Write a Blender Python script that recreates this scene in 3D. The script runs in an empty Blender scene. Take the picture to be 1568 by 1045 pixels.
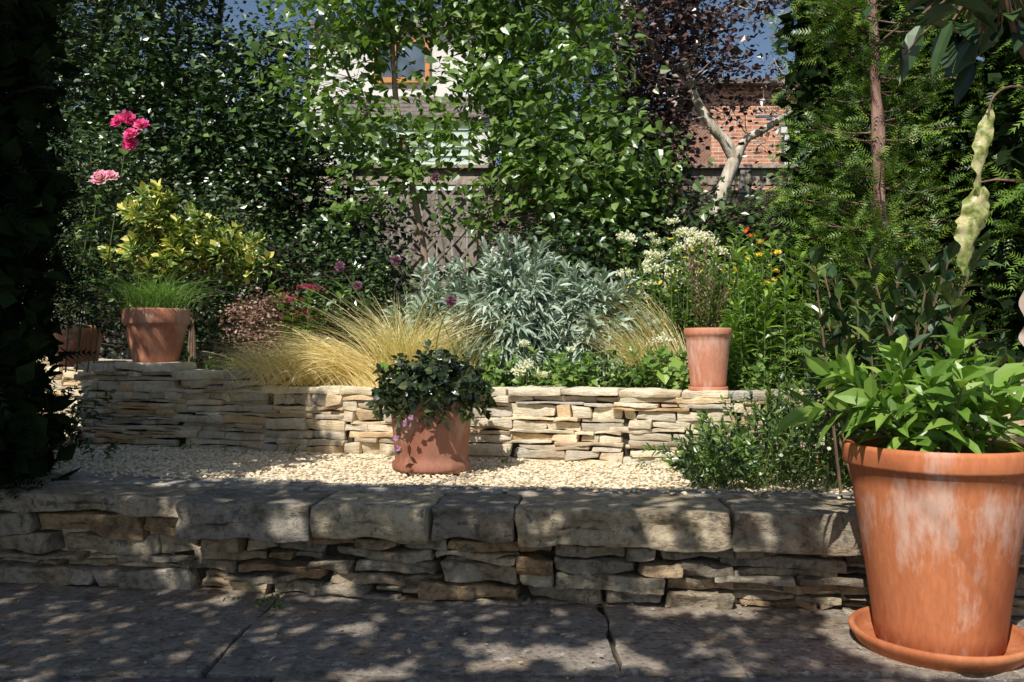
import bpy, math, random
import numpy as np
from mathutils import Vector
rng=np.random.default_rng(11); random.seed(5)
scene=bpy.context.scene
S=np.array([-0.30,-0.60,0.74]); S=S/np.linalg.norm(S)
KX,KY=0.405,0.81   # horizontal drift of a shadow per metre of height
UP=np.array([0,0,1.0])

# ---------------------------------------------------------------- helpers
def nrm(a):
    a=np.asarray(a,float); return a/np.maximum(np.linalg.norm(a,axis=-1,keepdims=True),1e-9)
def vnoise(p,seed=0.0):
    p=np.asarray(p,float); i=np.floor(p); f=p-i; f=f*f*(3-2*f); out=0
    for dx in (0,1):
        for dy in (0,1):
            for dz in (0,1):
                h=np.sin((i[:,0]+dx)*127.1+(i[:,1]+dy)*311.7+(i[:,2]+dz)*74.7+seed*13.73)*43758.5453
                h=h-np.floor(h)
                w=(f[:,0] if dx else 1-f[:,0])*(f[:,1] if dy else 1-f[:,1])*(f[:,2] if dz else 1-f[:,2])
                out=out+h*w
    return out*2-1
class MB:
    def __init__(s): s.v=[];s.c=[];s.f=[];s.n=0
    def add(s,v,faces,mat=0,rnd=0.5,u=0.0,w=0.0):
        v=np.asarray(v,float).reshape(-1,3); N=len(v)
        c=np.ones((N,4)); c[:,0]=rnd; c[:,1]=u; c[:,2]=w
        s.v.append(v); s.c.append(c)
        for F in faces:
            F=np.asarray(F,int)
            if len(F): s.f.append((F+s.n,mat))
        s.n+=N
    def build(s,name,mats,smooth=(),parent=None):
        me=bpy.data.meshes.new(name); V=np.concatenate(s.v); C=np.concatenate(s.c)
        me.vertices.add(len(V)); me.vertices.foreach_set('co',V.astype(np.float32).ravel())
        li=[];ls=[];mi=[];sm=[];st=0
        for F,m in s.f:
            M,k=F.shape; li.append(F.ravel()); ls.append(st+np.arange(M)*k); st+=M*k
            mi.append(np.full(M,m)); sm.append(np.full(M,m in smooth))
        li=np.concatenate(li); ls=np.concatenate(ls)
        me.loops.add(len(li)); me.loops.foreach_set('vertex_index',li.astype(np.int32))
        me.polygons.add(len(ls)); me.polygons.foreach_set('loop_start',ls.astype(np.int32))
        me.polygons.foreach_set('material_index',np.concatenate(mi).astype(np.int32))
        me.polygons.foreach_set('use_smooth',np.concatenate(sm))
        a=me.attributes.new('lc','FLOAT_COLOR','POINT'); a.data.foreach_set('color',C.astype(np.float32).ravel())
        me.update(calc_edges=True)
        for m in mats: me.materials.append(m)
        o=bpy.data.objects.new(name,me); scene.collection.objects.link(o)
        if parent: o.parent=parent
        return o
def empty(name):
    o=bpy.data.objects.new(name,None); scene.collection.objects.link(o); return o

OV=np.array([[0,0,0],[.28,-.42,.06],[.28,0,0],[.28,.42,.06],[.62,-.40,.05],[.62,0,0],[.62,.40,.05],[1,0,-.03]])
OVF=[np.array([[0,2,1],[0,3,2],[4,5,7],[5,6,7]]),np.array([[1,2,5,4],[2,3,6,5]])]
HT=np.array([[0,0,0],[.12,-.46,.06],[.15,0,0],[.12,.46,.06],[.5,-.40,.05],[.5,0,0],[.5,.40,.05],[1,0,-.04]])
LN=np.array([[0,0,0],[.3,-.5,.03],[.3,0,0],[.3,.5,.03],[.7,-.33,.02],[.7,0,0],[.7,.33,.02],[1,0,0]])
DI=np.array([[0,0,0],[.45,-.5,.06],[1,0,0],[.45,.5,.06]]); DIF=[np.array([[0,2,1],[0,3,2]])]
def frond(n,bw=.10):
    T=[];F=[]
    for i in range(n):
        u=i/n
        for sg in(-1,1):
            k=len(T); T+= [[u,0,0],[u+bw,0,.0],[min(1.1,u+.20),sg*.5*(1-.45*u),.04-.05*(i%2)]]; F.append([k,k+1,k+2])
    k=len(T); T+=[[.85,-.06,0],[.85,.06,0],[1.12,0,0]]; F.append([k,k+1,k+2])
    return np.array(T),[np.array(F)]
FR,FRF=frond(6)
def inst(mb,T,TF,C,D,U,L,W,mat=0,rnd=None,droop=0.0):
    C=np.asarray(C,float).reshape(-1,3); N=len(C)
    if N==0: return
    D=nrm(np.broadcast_to(D,(N,3))); U=np.broadcast_to(U,(N,3))
    Sd=nrm(np.cross(D,U)); Nn=np.cross(Sd,D)
    L=np.broadcast_to(L,(N,)); W=np.broadcast_to(W,(N,)); droop=np.broadcast_to(droop,(N,))
    if rnd is None: rnd=rng.random(N)
    rnd=np.broadcast_to(rnd,(N,))
    P=(C[:,None]+D[:,None]*(L[:,None]*T[:,0])[...,None]+Sd[:,None]*(W[:,None]*T[:,1])[...,None]
       +Nn[:,None]*(L[:,None]*T[:,2])[...,None])
    P[...,2]-=(droop*L)[:,None]*T[:,0]**2
    K=len(T); off=(np.arange(N)*K)[:,None,None]
    Fs=[(off+F[None]).reshape(-1,F.shape[1]) for F in TF]
    mb.add(P.reshape(-1,3),Fs,mat,np.repeat(rnd,K),np.tile(T[:,0],N),np.tile(np.abs(T[:,1])*2,N))
def tube(mb,pts,rad,sides=6,mat=0,rnd=.5,wob=0):
    pts=np.asarray(pts,float); n=len(pts); rad=np.broadcast_to(rad,(n,))
    d=nrm(np.gradient(pts,axis=0)); ref=np.array([.31,.95,.05]); a=nrm(np.cross(d,ref)); b=np.cross(d,a)
    th=np.arange(sides)*2*math.pi/sides
    ring=a[:,None]*np.cos(th)[None,:,None]+b[:,None]*np.sin(th)[None,:,None]
    V=pts[:,None]+ring*rad[:,None,None]
    if wob: V=V+ring*(vnoise(V.reshape(-1,3)*18).reshape(n,sides,1))*wob
    i=np.arange(n-1)[:,None]*sides; j=np.arange(sides)[None]
    F=np.stack([i+j,i+(j+1)%sides,i+sides+(j+1)%sides,i+sides+j],-1).reshape(-1,4)
    mb.add(V.reshape(-1,3),[F],mat,rnd)
def smoothline(pts,n=24):
    pts=np.asarray(pts,float); t=np.linspace(0,len(pts)-1,n); out=[]
    for x in t:
        i=min(int(x),len(pts)-2); f=x-i
        p0=pts[max(i-1,0)];p1=pts[i];p2=pts[i+1];p3=pts[min(i+2,len(pts)-1)]
        out.append(.5*((2*p1)+(-p0+p2)*f+(2*p0-5*p1+4*p2-p3)*f*f+(-p0+3*p1-3*p2+p3)*f**3))
    return np.array(out)
def blades(mb,base,az,lean,bend,L,W,rise=1.0,fall=.4,mat=0,segs=7,rnd=None):
    N=len(base); t=np.linspace(0,1,segs+1)
    bc=lambda x:np.broadcast_to(x,(N,))
    lean,bend,L,W,rise,fall=map(bc,(lean,bend,L,W,rise,fall))
    h=np.stack([np.cos(az),np.sin(az),0*az],1); wd=rng.normal(size=(N,3)); wd[:,2]*=.3; wd=nrm(wd)
    P=base[:,None]+h[:,None]*(L[:,None]*(lean[:,None]*t+bend[:,None]*t*t))[...,None]
    P[...,2]+=L[:,None]*(rise[:,None]*t-fall[:,None]*t*t)
    w=(W[:,None]*(1-t**1.5*.93))[...,None]*wd[:,None]*.5
    V=np.stack([P-w,P+w],2).reshape(-1,3)
    k=(segs+1)*2; s=np.arange(segs)*2; q=np.stack([s,s+1,s+3,s+2],1)
    F=(np.arange(N)[:,None,None]*k+q[None]).reshape(-1,4)
    if rnd is None: rnd=rng.random(N)
    mb.add(V,[F],mat,np.repeat(rnd,k),np.tile(np.repeat(t,2),N),0)
def box(mb,c,h,mat=0,rnd=.5,yaw=0,roll=0):
    q=np.array([[x,y,z] for x in(-1,1) for y in(-1,1) for z in(-1,1)],float)*np.array(h)
    cr,sr=math.cos(roll),math.sin(roll); q=np.stack([q[:,0]*cr-q[:,2]*sr,q[:,1],q[:,0]*sr+q[:,2]*cr],1)
    cy,sy=math.cos(yaw),math.sin(yaw); q=np.stack([q[:,0]*cy-q[:,1]*sy,q[:,0]*sy+q[:,1]*cy,q[:,2]],1)
    mb.add(q+np.array(c),[np.array([[0,1,3,2],[4,6,7,5],[0,4,5,1],[2,3,7,6],[0,2,6,4],[1,5,7,3]])],mat,rnd)
def lathe(mb,prof,c,seg=72,mat=0,wob=.0015,tilt=(0,0)):
    prof=np.asarray(prof,float); n=len(prof); th=np.arange(seg)*2*math.pi/seg
    V=np.stack([prof[:,0:1]*np.cos(th),prof[:,0:1]*np.sin(th),np.repeat(prof[:,1:2],seg,1)],-1)
    nn=vnoise(V.reshape(-1,3)*9,c[0]*7).reshape(n,seg)
    V[...,0]*=1+nn*wob/.1; V[...,1]*=1+nn*wob/.1
    V[...,2]+=V[...,0]*tilt[0]+V[...,1]*tilt[1]
    i=np.arange(n-1)[:,None]*seg; j=np.arange(seg)[None]
    F=np.stack([i+j,i+(j+1)%seg,i+seg+(j+1)%seg,i+seg+j],-1).reshape(-1,4)
    mb.add(V.reshape(-1,3)+np.array(c),[F],mat)
def axis(h,r,step):
    n=max(1,int(2*(h-r)/step)); return np.concatenate([[-h],np.linspace(-h+r,h-r,n+1),[h]])
def stone(mb,c,h,yaw=0,rnd=.5,rough=.006,r=.008,step=.02,lay=.003,mat=0,skew=.06,flattop=False,chip=0.0):
    h=np.array(h,float); r=min(r,h.min()*.45)
    X=axis(h[0],r,step);Y=axis(h[1],r,step*1.6);Z=axis(h[2],r,step*.6)
    P=[];F=[];n=0
    def face(a,b,fn,flip):
        nonlocal n
        A,B=np.meshgrid(a,b,indexing='ij'); p=fn(A,B).reshape(-1,3); na,nb=len(a),len(b)
        i=np.arange(na-1)[:,None]*nb; j=np.arange(nb-1)[None]
        q=np.stack([i+j,i+nb+j,i+nb+j+1,i+j+1],-1).reshape(-1,4)
        if flip: q=q[:,::-1]
        P.append(p);F.append(q+n);n+=len(p)
    st=lambda a,b,c_:np.stack([a,b,c_],-1)
    face(X,Z,lambda A,B:st(A,0*A-h[1],B),False); face(X,Z,lambda A,B:st(A,0*A+h[1],B),True)
    face(X,Y,lambda A,B:st(A,B,0*A+h[2]),False); face(X,Y,lambda A,B:st(A,B,0*A-h[2]),True)
    face(Y,Z,lambda A,B:st(0*A-h[0],A,B),True); face(Y,Z,lambda A,B:st(0*A+h[0],A,B),False)
    p=np.concatenate(P); inn=h-r; pc=np.clip(p,-inn,inn); d=p-pc; l=np.linalg.norm(d,axis=1,keepdims=True)
    p=pc+np.where(l>1e-9,d/np.maximum(l,1e-9)*np.minimum(l,r),0)
    sd=random.random()*90; q=p+sd
    k1,k2,k3=[random.uniform(-skew,skew) for _ in range(3)]
    ztop=p[:,2]/h[2]; yf=p[:,1]/h[1]
    if not flattop:
        p[:,2]*=1+k1*2*p[:,0]/h[0]; p[:,2]+=k2*h[2]*p[:,0]/h[0]
    p[:,0]+=k3*h[2]*2*ztop
    vr=.25 if flattop else 1
    if chip:
        e=vnoise(np.stack([q[:,0]*9,q[:,1]*0,q[:,2]*26],1),9); p[:,1]+=np.where(yf<0,chip*np.clip(e*2.2,-.3,1)*(1-.5*ztop),0)
        e2=vnoise(np.stack([q[:,0]*11,0*q[:,0],0*q[:,0]],1),12); p[:,2]+=np.where(ztop<0,chip*.8*e2,0)
        e3=vnoise(np.stack([q[:,0]*7,0*q[:,0],0*q[:,0]+3],1),15); p[:,1]+=np.where(yf<0,chip*1.2*e3,0)
    p[:,0]+=rough*1.4*vnoise(q*np.array([14,14,20]),1)
    p[:,1]+=rough*1.5*vnoise(q*np.array([13,9,25]),2)+lay*vnoise(q*np.array([22,8,110]),4)+rough*.6*vnoise(q*45,6)
    p[:,2]+=vr*(rough*.9*vnoise(q*np.array([13,13,16]),3)+rough*.4*vnoise(q*40,5))
    cy,sy=math.cos(yaw),math.sin(yaw)
    p=np.stack([p[:,0]*cy-p[:,1]*sy,p[:,0]*sy+p[:,1]*cy,p[:,2]],1)+np.array(c)
    mb.add(p,[np.concatenate(F)],mat,rnd)

# ---------------------------------------------------------------- materials
def newmat(name):
    m=bpy.data.materials.new(name); m.use_nodes=True; nt=m.node_tree
    b=nt.nodes['Principled BSDF']; return m,nt,b
def ramp(nt,fac,cols):
    r=nt.nodes.new('ShaderNodeValToRGB'); e=r.color_ramp.elements
    while len(e)>1: e.remove(e[-1])
    e[0].position=cols[0][0]; e[0].color=(*cols[0][1],1)
    for p,c in cols[1:]:
        x=e.new(p); x.color=(*c,1)
    nt.links.new(fac,r.inputs[0]); return r.outputs[0]
def mix(nt,fac,a,b,mode='MIX'):
    m=nt.nodes.new('ShaderNodeMix'); m.data_type='RGBA'; m.blend_type=mode
    for s,v in ((m.inputs[0],fac),(m.inputs[6],a),(m.inputs[7],b)):
        if hasattr(v,'links'): nt.links.new(v,s)
        elif isinstance(v,(int,float)): s.default_value=v
        else: s.default_value=(*v,1)
    return m.outputs[2]
def math_(nt,op,a,b=0.0,c=None):
    m=nt.nodes.new('ShaderNodeMath'); m.operation=op
    for s,v in zip(m.inputs,(a,b,c)):
        if v is None: continue
        if hasattr(v,'links'): nt.links.new(v,s)
        else: s.default_value=v
    return m.outputs[0]
def objco(nt,scale=(1,1,1)):
    t=nt.nodes.new('ShaderNodeTexCoord'); m=nt.nodes.new('ShaderNodeMapping'); m.inputs['Scale'].default_value=scale
    nt.links.new(t.outputs['Object'],m.inputs[0]); return m.outputs[0]
def noise(nt,co,sc,det=5,rough=.55):
    n=nt.nodes.new('ShaderNodeTexNoise'); n.inputs['Scale'].default_value=sc; n.inputs['Detail'].default_value=det
    n.inputs['Roughness'].default_value=rough; nt.links.new(co,n.inputs['Vector']); return n.outputs[0]
def lc(nt):
    a=nt.nodes.new('ShaderNodeAttribute'); a.attribute_name='lc'; s=nt.nodes.new('ShaderNodeSeparateColor')
    nt.links.new(a.outputs['Color'],s.inputs[0]); return s.outputs
def bump(nt,b,h,st,dist=.01):
    n=nt.nodes.new('ShaderNodeBump'); n.inputs['Strength'].default_value=st; n.inputs['Distance'].default_value=dist
    nt.links.new(h,n.inputs['Height']); nt.links.new(n.outputs[0],b.inputs['Normal'])
def leafmat(name,cols,tip=None,trans=.25,rough=.42,edge=None,gloss=.06):
    m,nt,b=newmat(name); nt.nodes.remove(b); a=lc(nt); col=ramp(nt,a[0],cols)
    if tip: col=mix(nt,math_(nt,'MULTIPLY',math_(nt,'POWER',a[1],2.0),.9),col,tip)
    if edge:
        nz=noise(nt,objco(nt),35,2)
        k=math_(nt,'MULTIPLY_ADD',a[2],1.6,math_(nt,'SUBTRACT',nz,1.05)); k=math_(nt,'MINIMUM',math_(nt,'MAXIMUM',k,0.0),1.0)
        col=mix(nt,k,col,edge)
    out=nt.nodes['Material Output']; d=nt.nodes.new('ShaderNodeBsdfDiffuse'); nt.links.new(col,d.inputs[0]); sh=d.outputs[0]
    if gloss:
        g=nt.nodes.new('ShaderNodeBsdfGlossy'); g.inputs['Roughness'].default_value=rough; g.inputs[0].default_value=(1,1,1,1)
        ms=nt.nodes.new('ShaderNodeMixShader'); ms.inputs[0].default_value=gloss; nt.links.new(sh,ms.inputs[1]); nt.links.new(g.outputs[0],ms.inputs[2]); sh=ms.outputs[0]
    if trans:
        t=nt.nodes.new('ShaderNodeBsdfTranslucent'); c2=mix(nt,1.0,col,(1.5,1.7,.6),'MULTIPLY'); nt.links.new(c2,t.inputs[0])
        ms=nt.nodes.new('ShaderNodeMixShader'); ms.inputs[0].default_value=trans
        nt.links.new(sh,ms.inputs[1]); nt.links.new(t.outputs[0],ms.inputs[2]); sh=ms.outputs[0]
    nt.links.new(sh,out.inputs[0]); return m
def simple(name,col,rough=.8,var=.25,sc=20,bs=.3):
    m,nt,b=newmat(name); co=objco(nt); n=noise(nt,co,sc,3)
    d=tuple(c*(1-var) for c in col); l=tuple(min(1,c*(1+var)) for c in col)
    nt.links.new(ramp(nt,n,[(.3,d),(.7,l)]),b.inputs['Base Color']); b.inputs['Roughness'].default_value=rough
    if bs: bump(nt,b,n,bs,.01)
    return m
def barkmat(name,c1,c2,sc=12):
    m,nt,b=newmat(name); co=objco(nt,(1,1,.25)); n=noise(nt,co,sc*2,5,.65)
    nt.links.new(ramp(nt,n,[(.35,c1),(.62,c2)]),b.inputs['Base Color']); b.inputs['Roughness'].default_value=.85; bump(nt,b,n,.8,.015); return m
def stonemat(name,cols,dark=.6,moss=None,mt=.57,fine=.75,rust=.35,bz=5,bs=.75):
    m,nt,b=newmat(name); a=lc(nt); co=objco(nt)
    col=ramp(nt,a[0],cols)
    n1=noise(nt,co,14,4,.65); col=mix(nt,1.0,col,ramp(nt,n1,[(.3,(dark,dark*.95,dark*.88)),(.5,(1,.98,.94)),(.75,(1.2,1.18,1.15))]),'MULTIPLY')
    n2=noise(nt,co,5,3); col=mix(nt,math_(nt,'MULTIPLY',ramp(nt,n2,[(.54,(0,0,0)),(.62,(1,1,1))]),rust),col,(.45,.26,.10))
    n4=noise(nt,co,60,2); col=mix(nt,1.0,col,ramp(nt,n4,[(.3,(fine,fine*.97,fine*.94)),(.5,(1,1,1))]),'MULTIPLY')
    if moss:
        n3=noise(nt,co,22,4,.7); col=mix(nt,ramp(nt,n3,[(mt,(0,0,0)),(mt+.06,(.8,.8,.8))]),col,moss)
    nt.links.new(col,b.inputs['Base Color']); b.inputs['Roughness'].default_value=.88; b.inputs['Specular IOR Level'].default_value=.25
    st=noise(nt,objco(nt,(1,1,bz)),30,5,.72); bump(nt,b,st,bs,.012); return m

M={}
M['wall']=stonemat('buff_walling_stone',[(0,(.46,.41,.34)),(.2,(.86,.77,.57)),(.4,(.62,.57,.48)),(.55,(.90,.82,.63)),(.7,(.72,.50,.27)),(.8,(.86,.78,.60)),(.92,(.50,.48,.44)),(1,(.76,.58,.36))],.72,None,.57,.85,.28)
M['fwall']=stonemat('brown_walling_stone',[(0,(.22,.19,.155)),(.3,(.47,.40,.29)),(.5,(.30,.275,.235)),(.7,(.54,.47,.34)),(.85,(.38,.26,.15)),(1,(.38,.345,.29))],.42,(.11,.105,.085),.57,.6,.24,2.2,1.0)
M['patio']=stonemat('dark_flagstone',[(0,(.21,.195,.185)),(.5,(.27,.245,.22)),(1,(.31,.265,.22))],.5,(.52,.49,.43),.59,.5,.2,1,.9)
M['slab']=stonemat('grey_flagstone',[(0,(.33,.315,.295)),(.5,(.41,.385,.35)),(1,(.46,.425,.38))],.5,(.15,.145,.13),.56,.6,.12,1,.9)
M['peb']=stonemat('pebbles',[(0,(.72,.58,.38)),(.25,(.92,.82,.61)),(.5,(.96,.90,.75)),(.75,(.82,.71,.54)),(1,(.95,.84,.62))],.98,None,.5,.97,.05)
M['soil']=simple('soil',(.035,.024,.016),.95,.5,30,.9)
M['joint']=simple('dirt_joint',(.045,.038,.028),.95,.5,40,.8)
M['gbase']=simple('gravel_bed',(.66,.55,.39),.95,.3,90,.6)
M['ground']=simple('lawn_ground',(.05,.06,.025),.95,.4,3,.3)
def terracotta(name,base,bloom,seed,z0,z1,thr=.68):
    m,nt,b=newmat(name); t=nt.nodes.new('ShaderNodeTexCoord'); mp=nt.nodes.new('ShaderNodeMapping')
    mp.inputs['Location'].default_value=(seed,seed*2,seed); mp.inputs['Scale'].default_value=(1,1,.32); nt.links.new(t.outputs['Object'],mp.inputs[0])
    n=noise(nt,mp.outputs[0],11,6,.66); f=noise(nt,mp.outputs[0],90,4,.6)
    sp=nt.nodes.new('ShaderNodeSeparateXYZ'); nt.links.new(t.outputs['Object'],sp.inputs[0])
    mr=nt.nodes.new('ShaderNodeMapRange'); nt.links.new(sp.outputs[2],mr.inputs[0]); mr.inputs[1].default_value=z0; mr.inputs[2].default_value=z1
    band=ramp(nt,mr.outputs[0],[(0,(.10,.10,.10)),(.06,(.02,.02,.02)),(.30,(.0,.0,.0)),(.48,(.08,.08,.08)),(.74,(.17,.17,.17)),(.86,(.06,.06,.06)),(1,(.0,.0,.0))])
    k=math_(nt,'ADD',math_(nt,'ADD',n,math_(nt,'MULTIPLY',f,.14)),band)
    w=ramp(nt,k,[(thr,(0,0,0)),(thr+.16,(1,1,1))])
    c=ramp(nt,f,[(.3,tuple(x*.85 for x in base)),(.7,tuple(x*1.1 for x in base))])
    n5=noise(nt,mp.outputs[0],4.5,5); c=mix(nt,1.0,c,ramp(nt,n5,[(.35,(.70,.56,.50)),(.6,(1,1,1))]),'MULTIPLY')
    c=mix(nt,math_(nt,'MULTIPLY',w,bloom),c,(.72,.54,.45))
    nt.links.new(c,b.inputs['Base Color']); b.inputs['Roughness'].default_value=.72; b.inputs['Specular IOR Level'].default_value=.3
    bump(nt,b,f,.25,.003); return m

# ---------------------------------------------------------------- ground levels
mb=MB(); mb.add([[-300,-300,-.03],[300,-300,-.03],[300,400,-.03],[-300,400,-.03]],[[[0,1,2,3]]]); mb.build('ground',[M['ground']])
wallpl=np.array([[-2.9,5.0],[-2.2,4.5],[-2.0,3.98],[-1.5,3.82],[-.96,3.64],[-.5,3.5],[.1,3.36],[.53,3.22],[1.0,3.12],[1.7,3.08],[3.2,3.1]])
frontpl=np.array([[-3.2,2.80],[-1.55,2.56],[-.95,2.46],[-.4,2.38],[.2,2.31],[.87,2.25],[2.4,2.10]])
mb=MB(); v=[];F=[]
fx=np.linspace(-3.2,2.4,30); fy=np.interp(fx,frontpl[:,0],frontpl[:,1])+.06
P=[[-300,2.9,.255]]+[[x,y,.255] for x,y in zip(fx,fy)]+[[300,2.2,.255]]; n=len(P)
Q=[[p[0],400,.255] for p in P]; P+=Q
P+= [[p[0],p[1],-.05] for p in P[:n]]
F=[[i,i+1,n+i+1,n+i] for i in range(n-1)]+[[2*n+i,2*n+i+1,i+1,i] for i in range(n-1)]
mb.add(P,[F]); mb.build('gravel_path_bed',[M['gbase']])
mb=MB(); wx=np.concatenate([[-60],np.linspace(-2.9,3.2,70),[60]]); wy=np.interp(wx,wallpl[:,0],wallpl[:,1])+.09
ys=np.array([0,.1,.25,.45,.7,1,1.5,2,3,4.5,8,20,100,390]); G=np.zeros((len(ys),len(wx),3))
for j,t in enumerate(ys):
    G[j,:,0]=wx; G[j,:,1]=wy+t; G[j,:,2]=.50+min(t,.6)*.05
G[...,2]+=.02*vnoise(G.reshape(-1,3)*np.array([6,6,0])).reshape(G.shape[:2])
nj,ni=len(ys),len(wx); i=np.arange(nj-1)[:,None]*ni; j=np.arange(ni-1)[None]
mb.add(G.reshape(-1,3),[np.stack([i+j,i+j+1,i+ni+j+1,i+ni+j],-1).reshape(-1,4)]); mb.build('garden_bed_soil',[M['soil']],smooth=(0,))

# ---------------------------------------------------------------- dry stone walls
def curve_eval(pl):
    sp=smoothline(pl,160); ds=np.concatenate([[0],np.cumsum(np.linalg.norm(np.diff(sp,axis=0),axis=1))])
    def f(s):
        x=np.interp(s,ds,sp[:,0]);y=np.interp(s,ds,sp[:,1]); x2=np.interp(s+.03,ds,sp[:,0]);y2=np.interp(s+.03,ds,sp[:,1]);x1=np.interp(s-.03,ds,sp[:,0]);y1=np.interp(s-.03,ds,sp[:,1])
        return x,y,math.atan2(y2-y1,x2-x1)
    return f,ds[-1]
def backing(mb,f,Ltot,z0,ztop,off,thick,mat):
    n=90; V=[]
    for k in range(n):
        x,y,a=f(Ltot*k/(n-1)); nx,ny=-math.sin(a),math.cos(a); zt=ztop(x)
        V+= [[x+nx*off,y+ny*off,z0],[x+nx*off,y+ny*off,zt],[x+nx*(off+thick),y+ny*(off+thick),zt],[x+nx*(off+thick),y+ny*(off+thick),z0]]
    F=[]
    for k in range(n-1):
        a=4*k
        F+=[[a,a+4,a+5,a+1],[a+1,a+5,a+6,a+2],[a+2,a+6,a+7,a+3]]
    mb.add(V,[F],mat)
def topz(x): return float(np.interp(x,[-2.9,-2.0,-1.55,-1.0,-.97,3.2],[.66,.645,.63,.575,.545,.545]))
f,Lt=curve_eval(wallpl); mb=MB(); s=0.0
while s<Lt:
    pw=random.uniform(.20,.6); e=min(s+pw,Lt); xm,_,_=f((s+e)/2); H=topz(xm); cap=random.uniform(.022,.04)
    z=.245; hs=[]
    while z<H-cap-.010:
        h=random.choice([.012,.015,.019,.023,.028,.034,.05]); h=min(h,H-cap-z); hs.append((z,h)); z+=h
    for ci,(z,h) in enumerate(hs):
        a=s+random.uniform(-.06,.06)
        while a<e:
            l=random.uniform(.05,.26)*(1.2 if h<.03 else .8)
            b=min(a+l,e+.02); 
            if e-b<.05: b=e+.01
            x,y,ang=f((a+b)/2); jit=random.uniform(-.011,.015)
            nx,ny=-math.sin(ang),math.cos(ang)
            dep=.075
            stone(mb,(x+nx*(dep+jit),y+ny*(dep+jit),z+h/2+random.uniform(-.0015,.0015)),((b-a)/2-.002,dep,h/2-.001),ang+random.uniform(-.06,.06),random.random(),rough=.005,r=.004,step=.018,lay=.004,skew=.14,chip=.005)
            a=b
    a=s
    while a<e-1e-4:
        b=a+random.uniform(.12,.34)
        if e-b<.1: b=e
        x,y,ang=f((a+b)/2); nx,ny=-math.sin(ang),math.cos(ang); jit=random.uniform(-.022,-.004)
        stone(mb,(x+nx*(.1+jit),y+ny*(.1+jit),H-cap/2+random.uniform(-.004,.005)),((b-a)/2-.003,.10,cap/2),ang+random.uniform(-.03,.03),random.choice([.2,.4,.55,.8,.92,.5]),rough=.006,r=.006,step=.02,lay=.003,chip=.005)
        a=b
    s=e
backing(mb,f,Lt,.2,lambda x:topz(x)-.02,.035,.13,1)
mb.build('dry_stone_wall',[M['wall'],M['joint']],smooth=(0,))

# front retaining wall (lower)
f,Lt=curve_eval(frontpl); mb=MB(); s=0.0
while s<Lt:
    pw=random.uniform(.22,.66); e=min(s+pw,Lt); xm,_,_=f((s+e)/2)
    cap=.055 if xm<-1.0 else random.uniform(.085,.12)
    z=-.02; H=.270; hs=[]
    while z<H-cap-.012:
        h=random.choice([.018,.024,.032,.042,.058]); h=min(h,H-cap-z); 
        if H-cap-z-h<.016: h=H-cap-z
        hs.append((z,h)); z+=h
    for z,h in hs:
        a=s+random.uniform(-.05,.05)
        while a<e:
            b=a+random.uniform(.07,.34)
            if e-b<.07: b=e+.01
            x,y,ang=f((a+b)/2); nx,ny=-math.sin(ang),math.cos(ang); jit=random.uniform(-.02,.034)
            stone(mb,(x+nx*(.09+jit),y+ny*(.09+jit),z+h/2),((b-a)/2-.004,.09,h/2-.003),ang+random.uniform(-.08,.08),random.random(),rough=.008,r=.005,step=.013,lay=.004,skew=.14,chip=.011)
            a=b
    x,y,ang=f((s+e)/2); nx,ny=-math.sin(ang),math.cos(ang); jit=random.uniform(-.07,-.045) if xm>-1.0 else random.uniform(-.03,0)
    stone(mb,(x+nx*(.13+jit),y+ny*(.13+jit),H-cap/2),((e-s)/2-.003,.13,cap/2),ang,random.choice([.3,.5,.7,1.0,.4]),rough=.0055,r=.007,step=.012,lay=.002,skew=.015,chip=.014)
    s=e
backing(mb,f,Lt,-.05,lambda x:.235,.06,.16,1)
mb.build('retaining_wall',[M['fwall'],M['joint']],smooth=(0,))

mb=MB(); x=-3.1
while x<2.2:
    w=random.uniform(.45,.8); xc=x+w/2; y0=np.interp(xc,frontpl[:,0],frontpl[:,1])+.2
    y1=np.interp(xc,[-3,-1.8,-.81,-.17,.5,1.5],[3.2,3.05,2.80,2.66,2.60,2.5])
    ang=math.atan2(np.interp(xc+.2,frontpl[:,0],frontpl[:,1])-np.interp(xc-.2,frontpl[:,0],frontpl[:,1]),.4)
    if y1-y0>.35: rows=[(y0,(y0+y1)/2),((y0+y1)/2+.008,y1)]
    else: rows=[(y0,max(y1,y0+.1))]
    for a,b in rows:
        stone(mb,(xc+random.uniform(-.02,.02),(a+b)/2,.258),(w/2-.005,(b-a)/2-.003,.016),ang,random.random(),rough=.008,r=.006,step=.03,flattop=True,skew=.04)
    x+=w
mb.build('flagstone_edging',[M['slab']],smooth=(0,))

mb=MB(); mb.add([[-6,-5,-.012],[6,-5,-.012],[6,2.6,-.012],[-6,2.9,-.012]],[[[0,1,2,3]]],1)
y=2.62
rowi=0
while y>-4:
    d=random.uniform(.5,.62) if rowi else .80
    if rowi==0: xs=[-3.6,-2.5,-1.62,-.66,.24,1.30,2.2,3.2]
    else:
        xs=[-3.6]; 
        while xs[-1]<3.2: xs.append(xs[-1]+random.uniform(.6,1.0))
    for a,b in zip(xs[:-1],xs[1:]):
        stone(mb,((a+b)/2,y-d/2+random.uniform(-.006,.006),-.018+random.uniform(-.002,.002)),((b-a)/2-.004,d/2-.004,.02),random.uniform(-.012,.012),random.random(),rough=.008,r=.005,step=.03,flattop=True,skew=.02)
    y-=d; rowi+=1
mb.build('flagstone_patio',[M['patio'],M['joint']],smooth=(0,))

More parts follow.
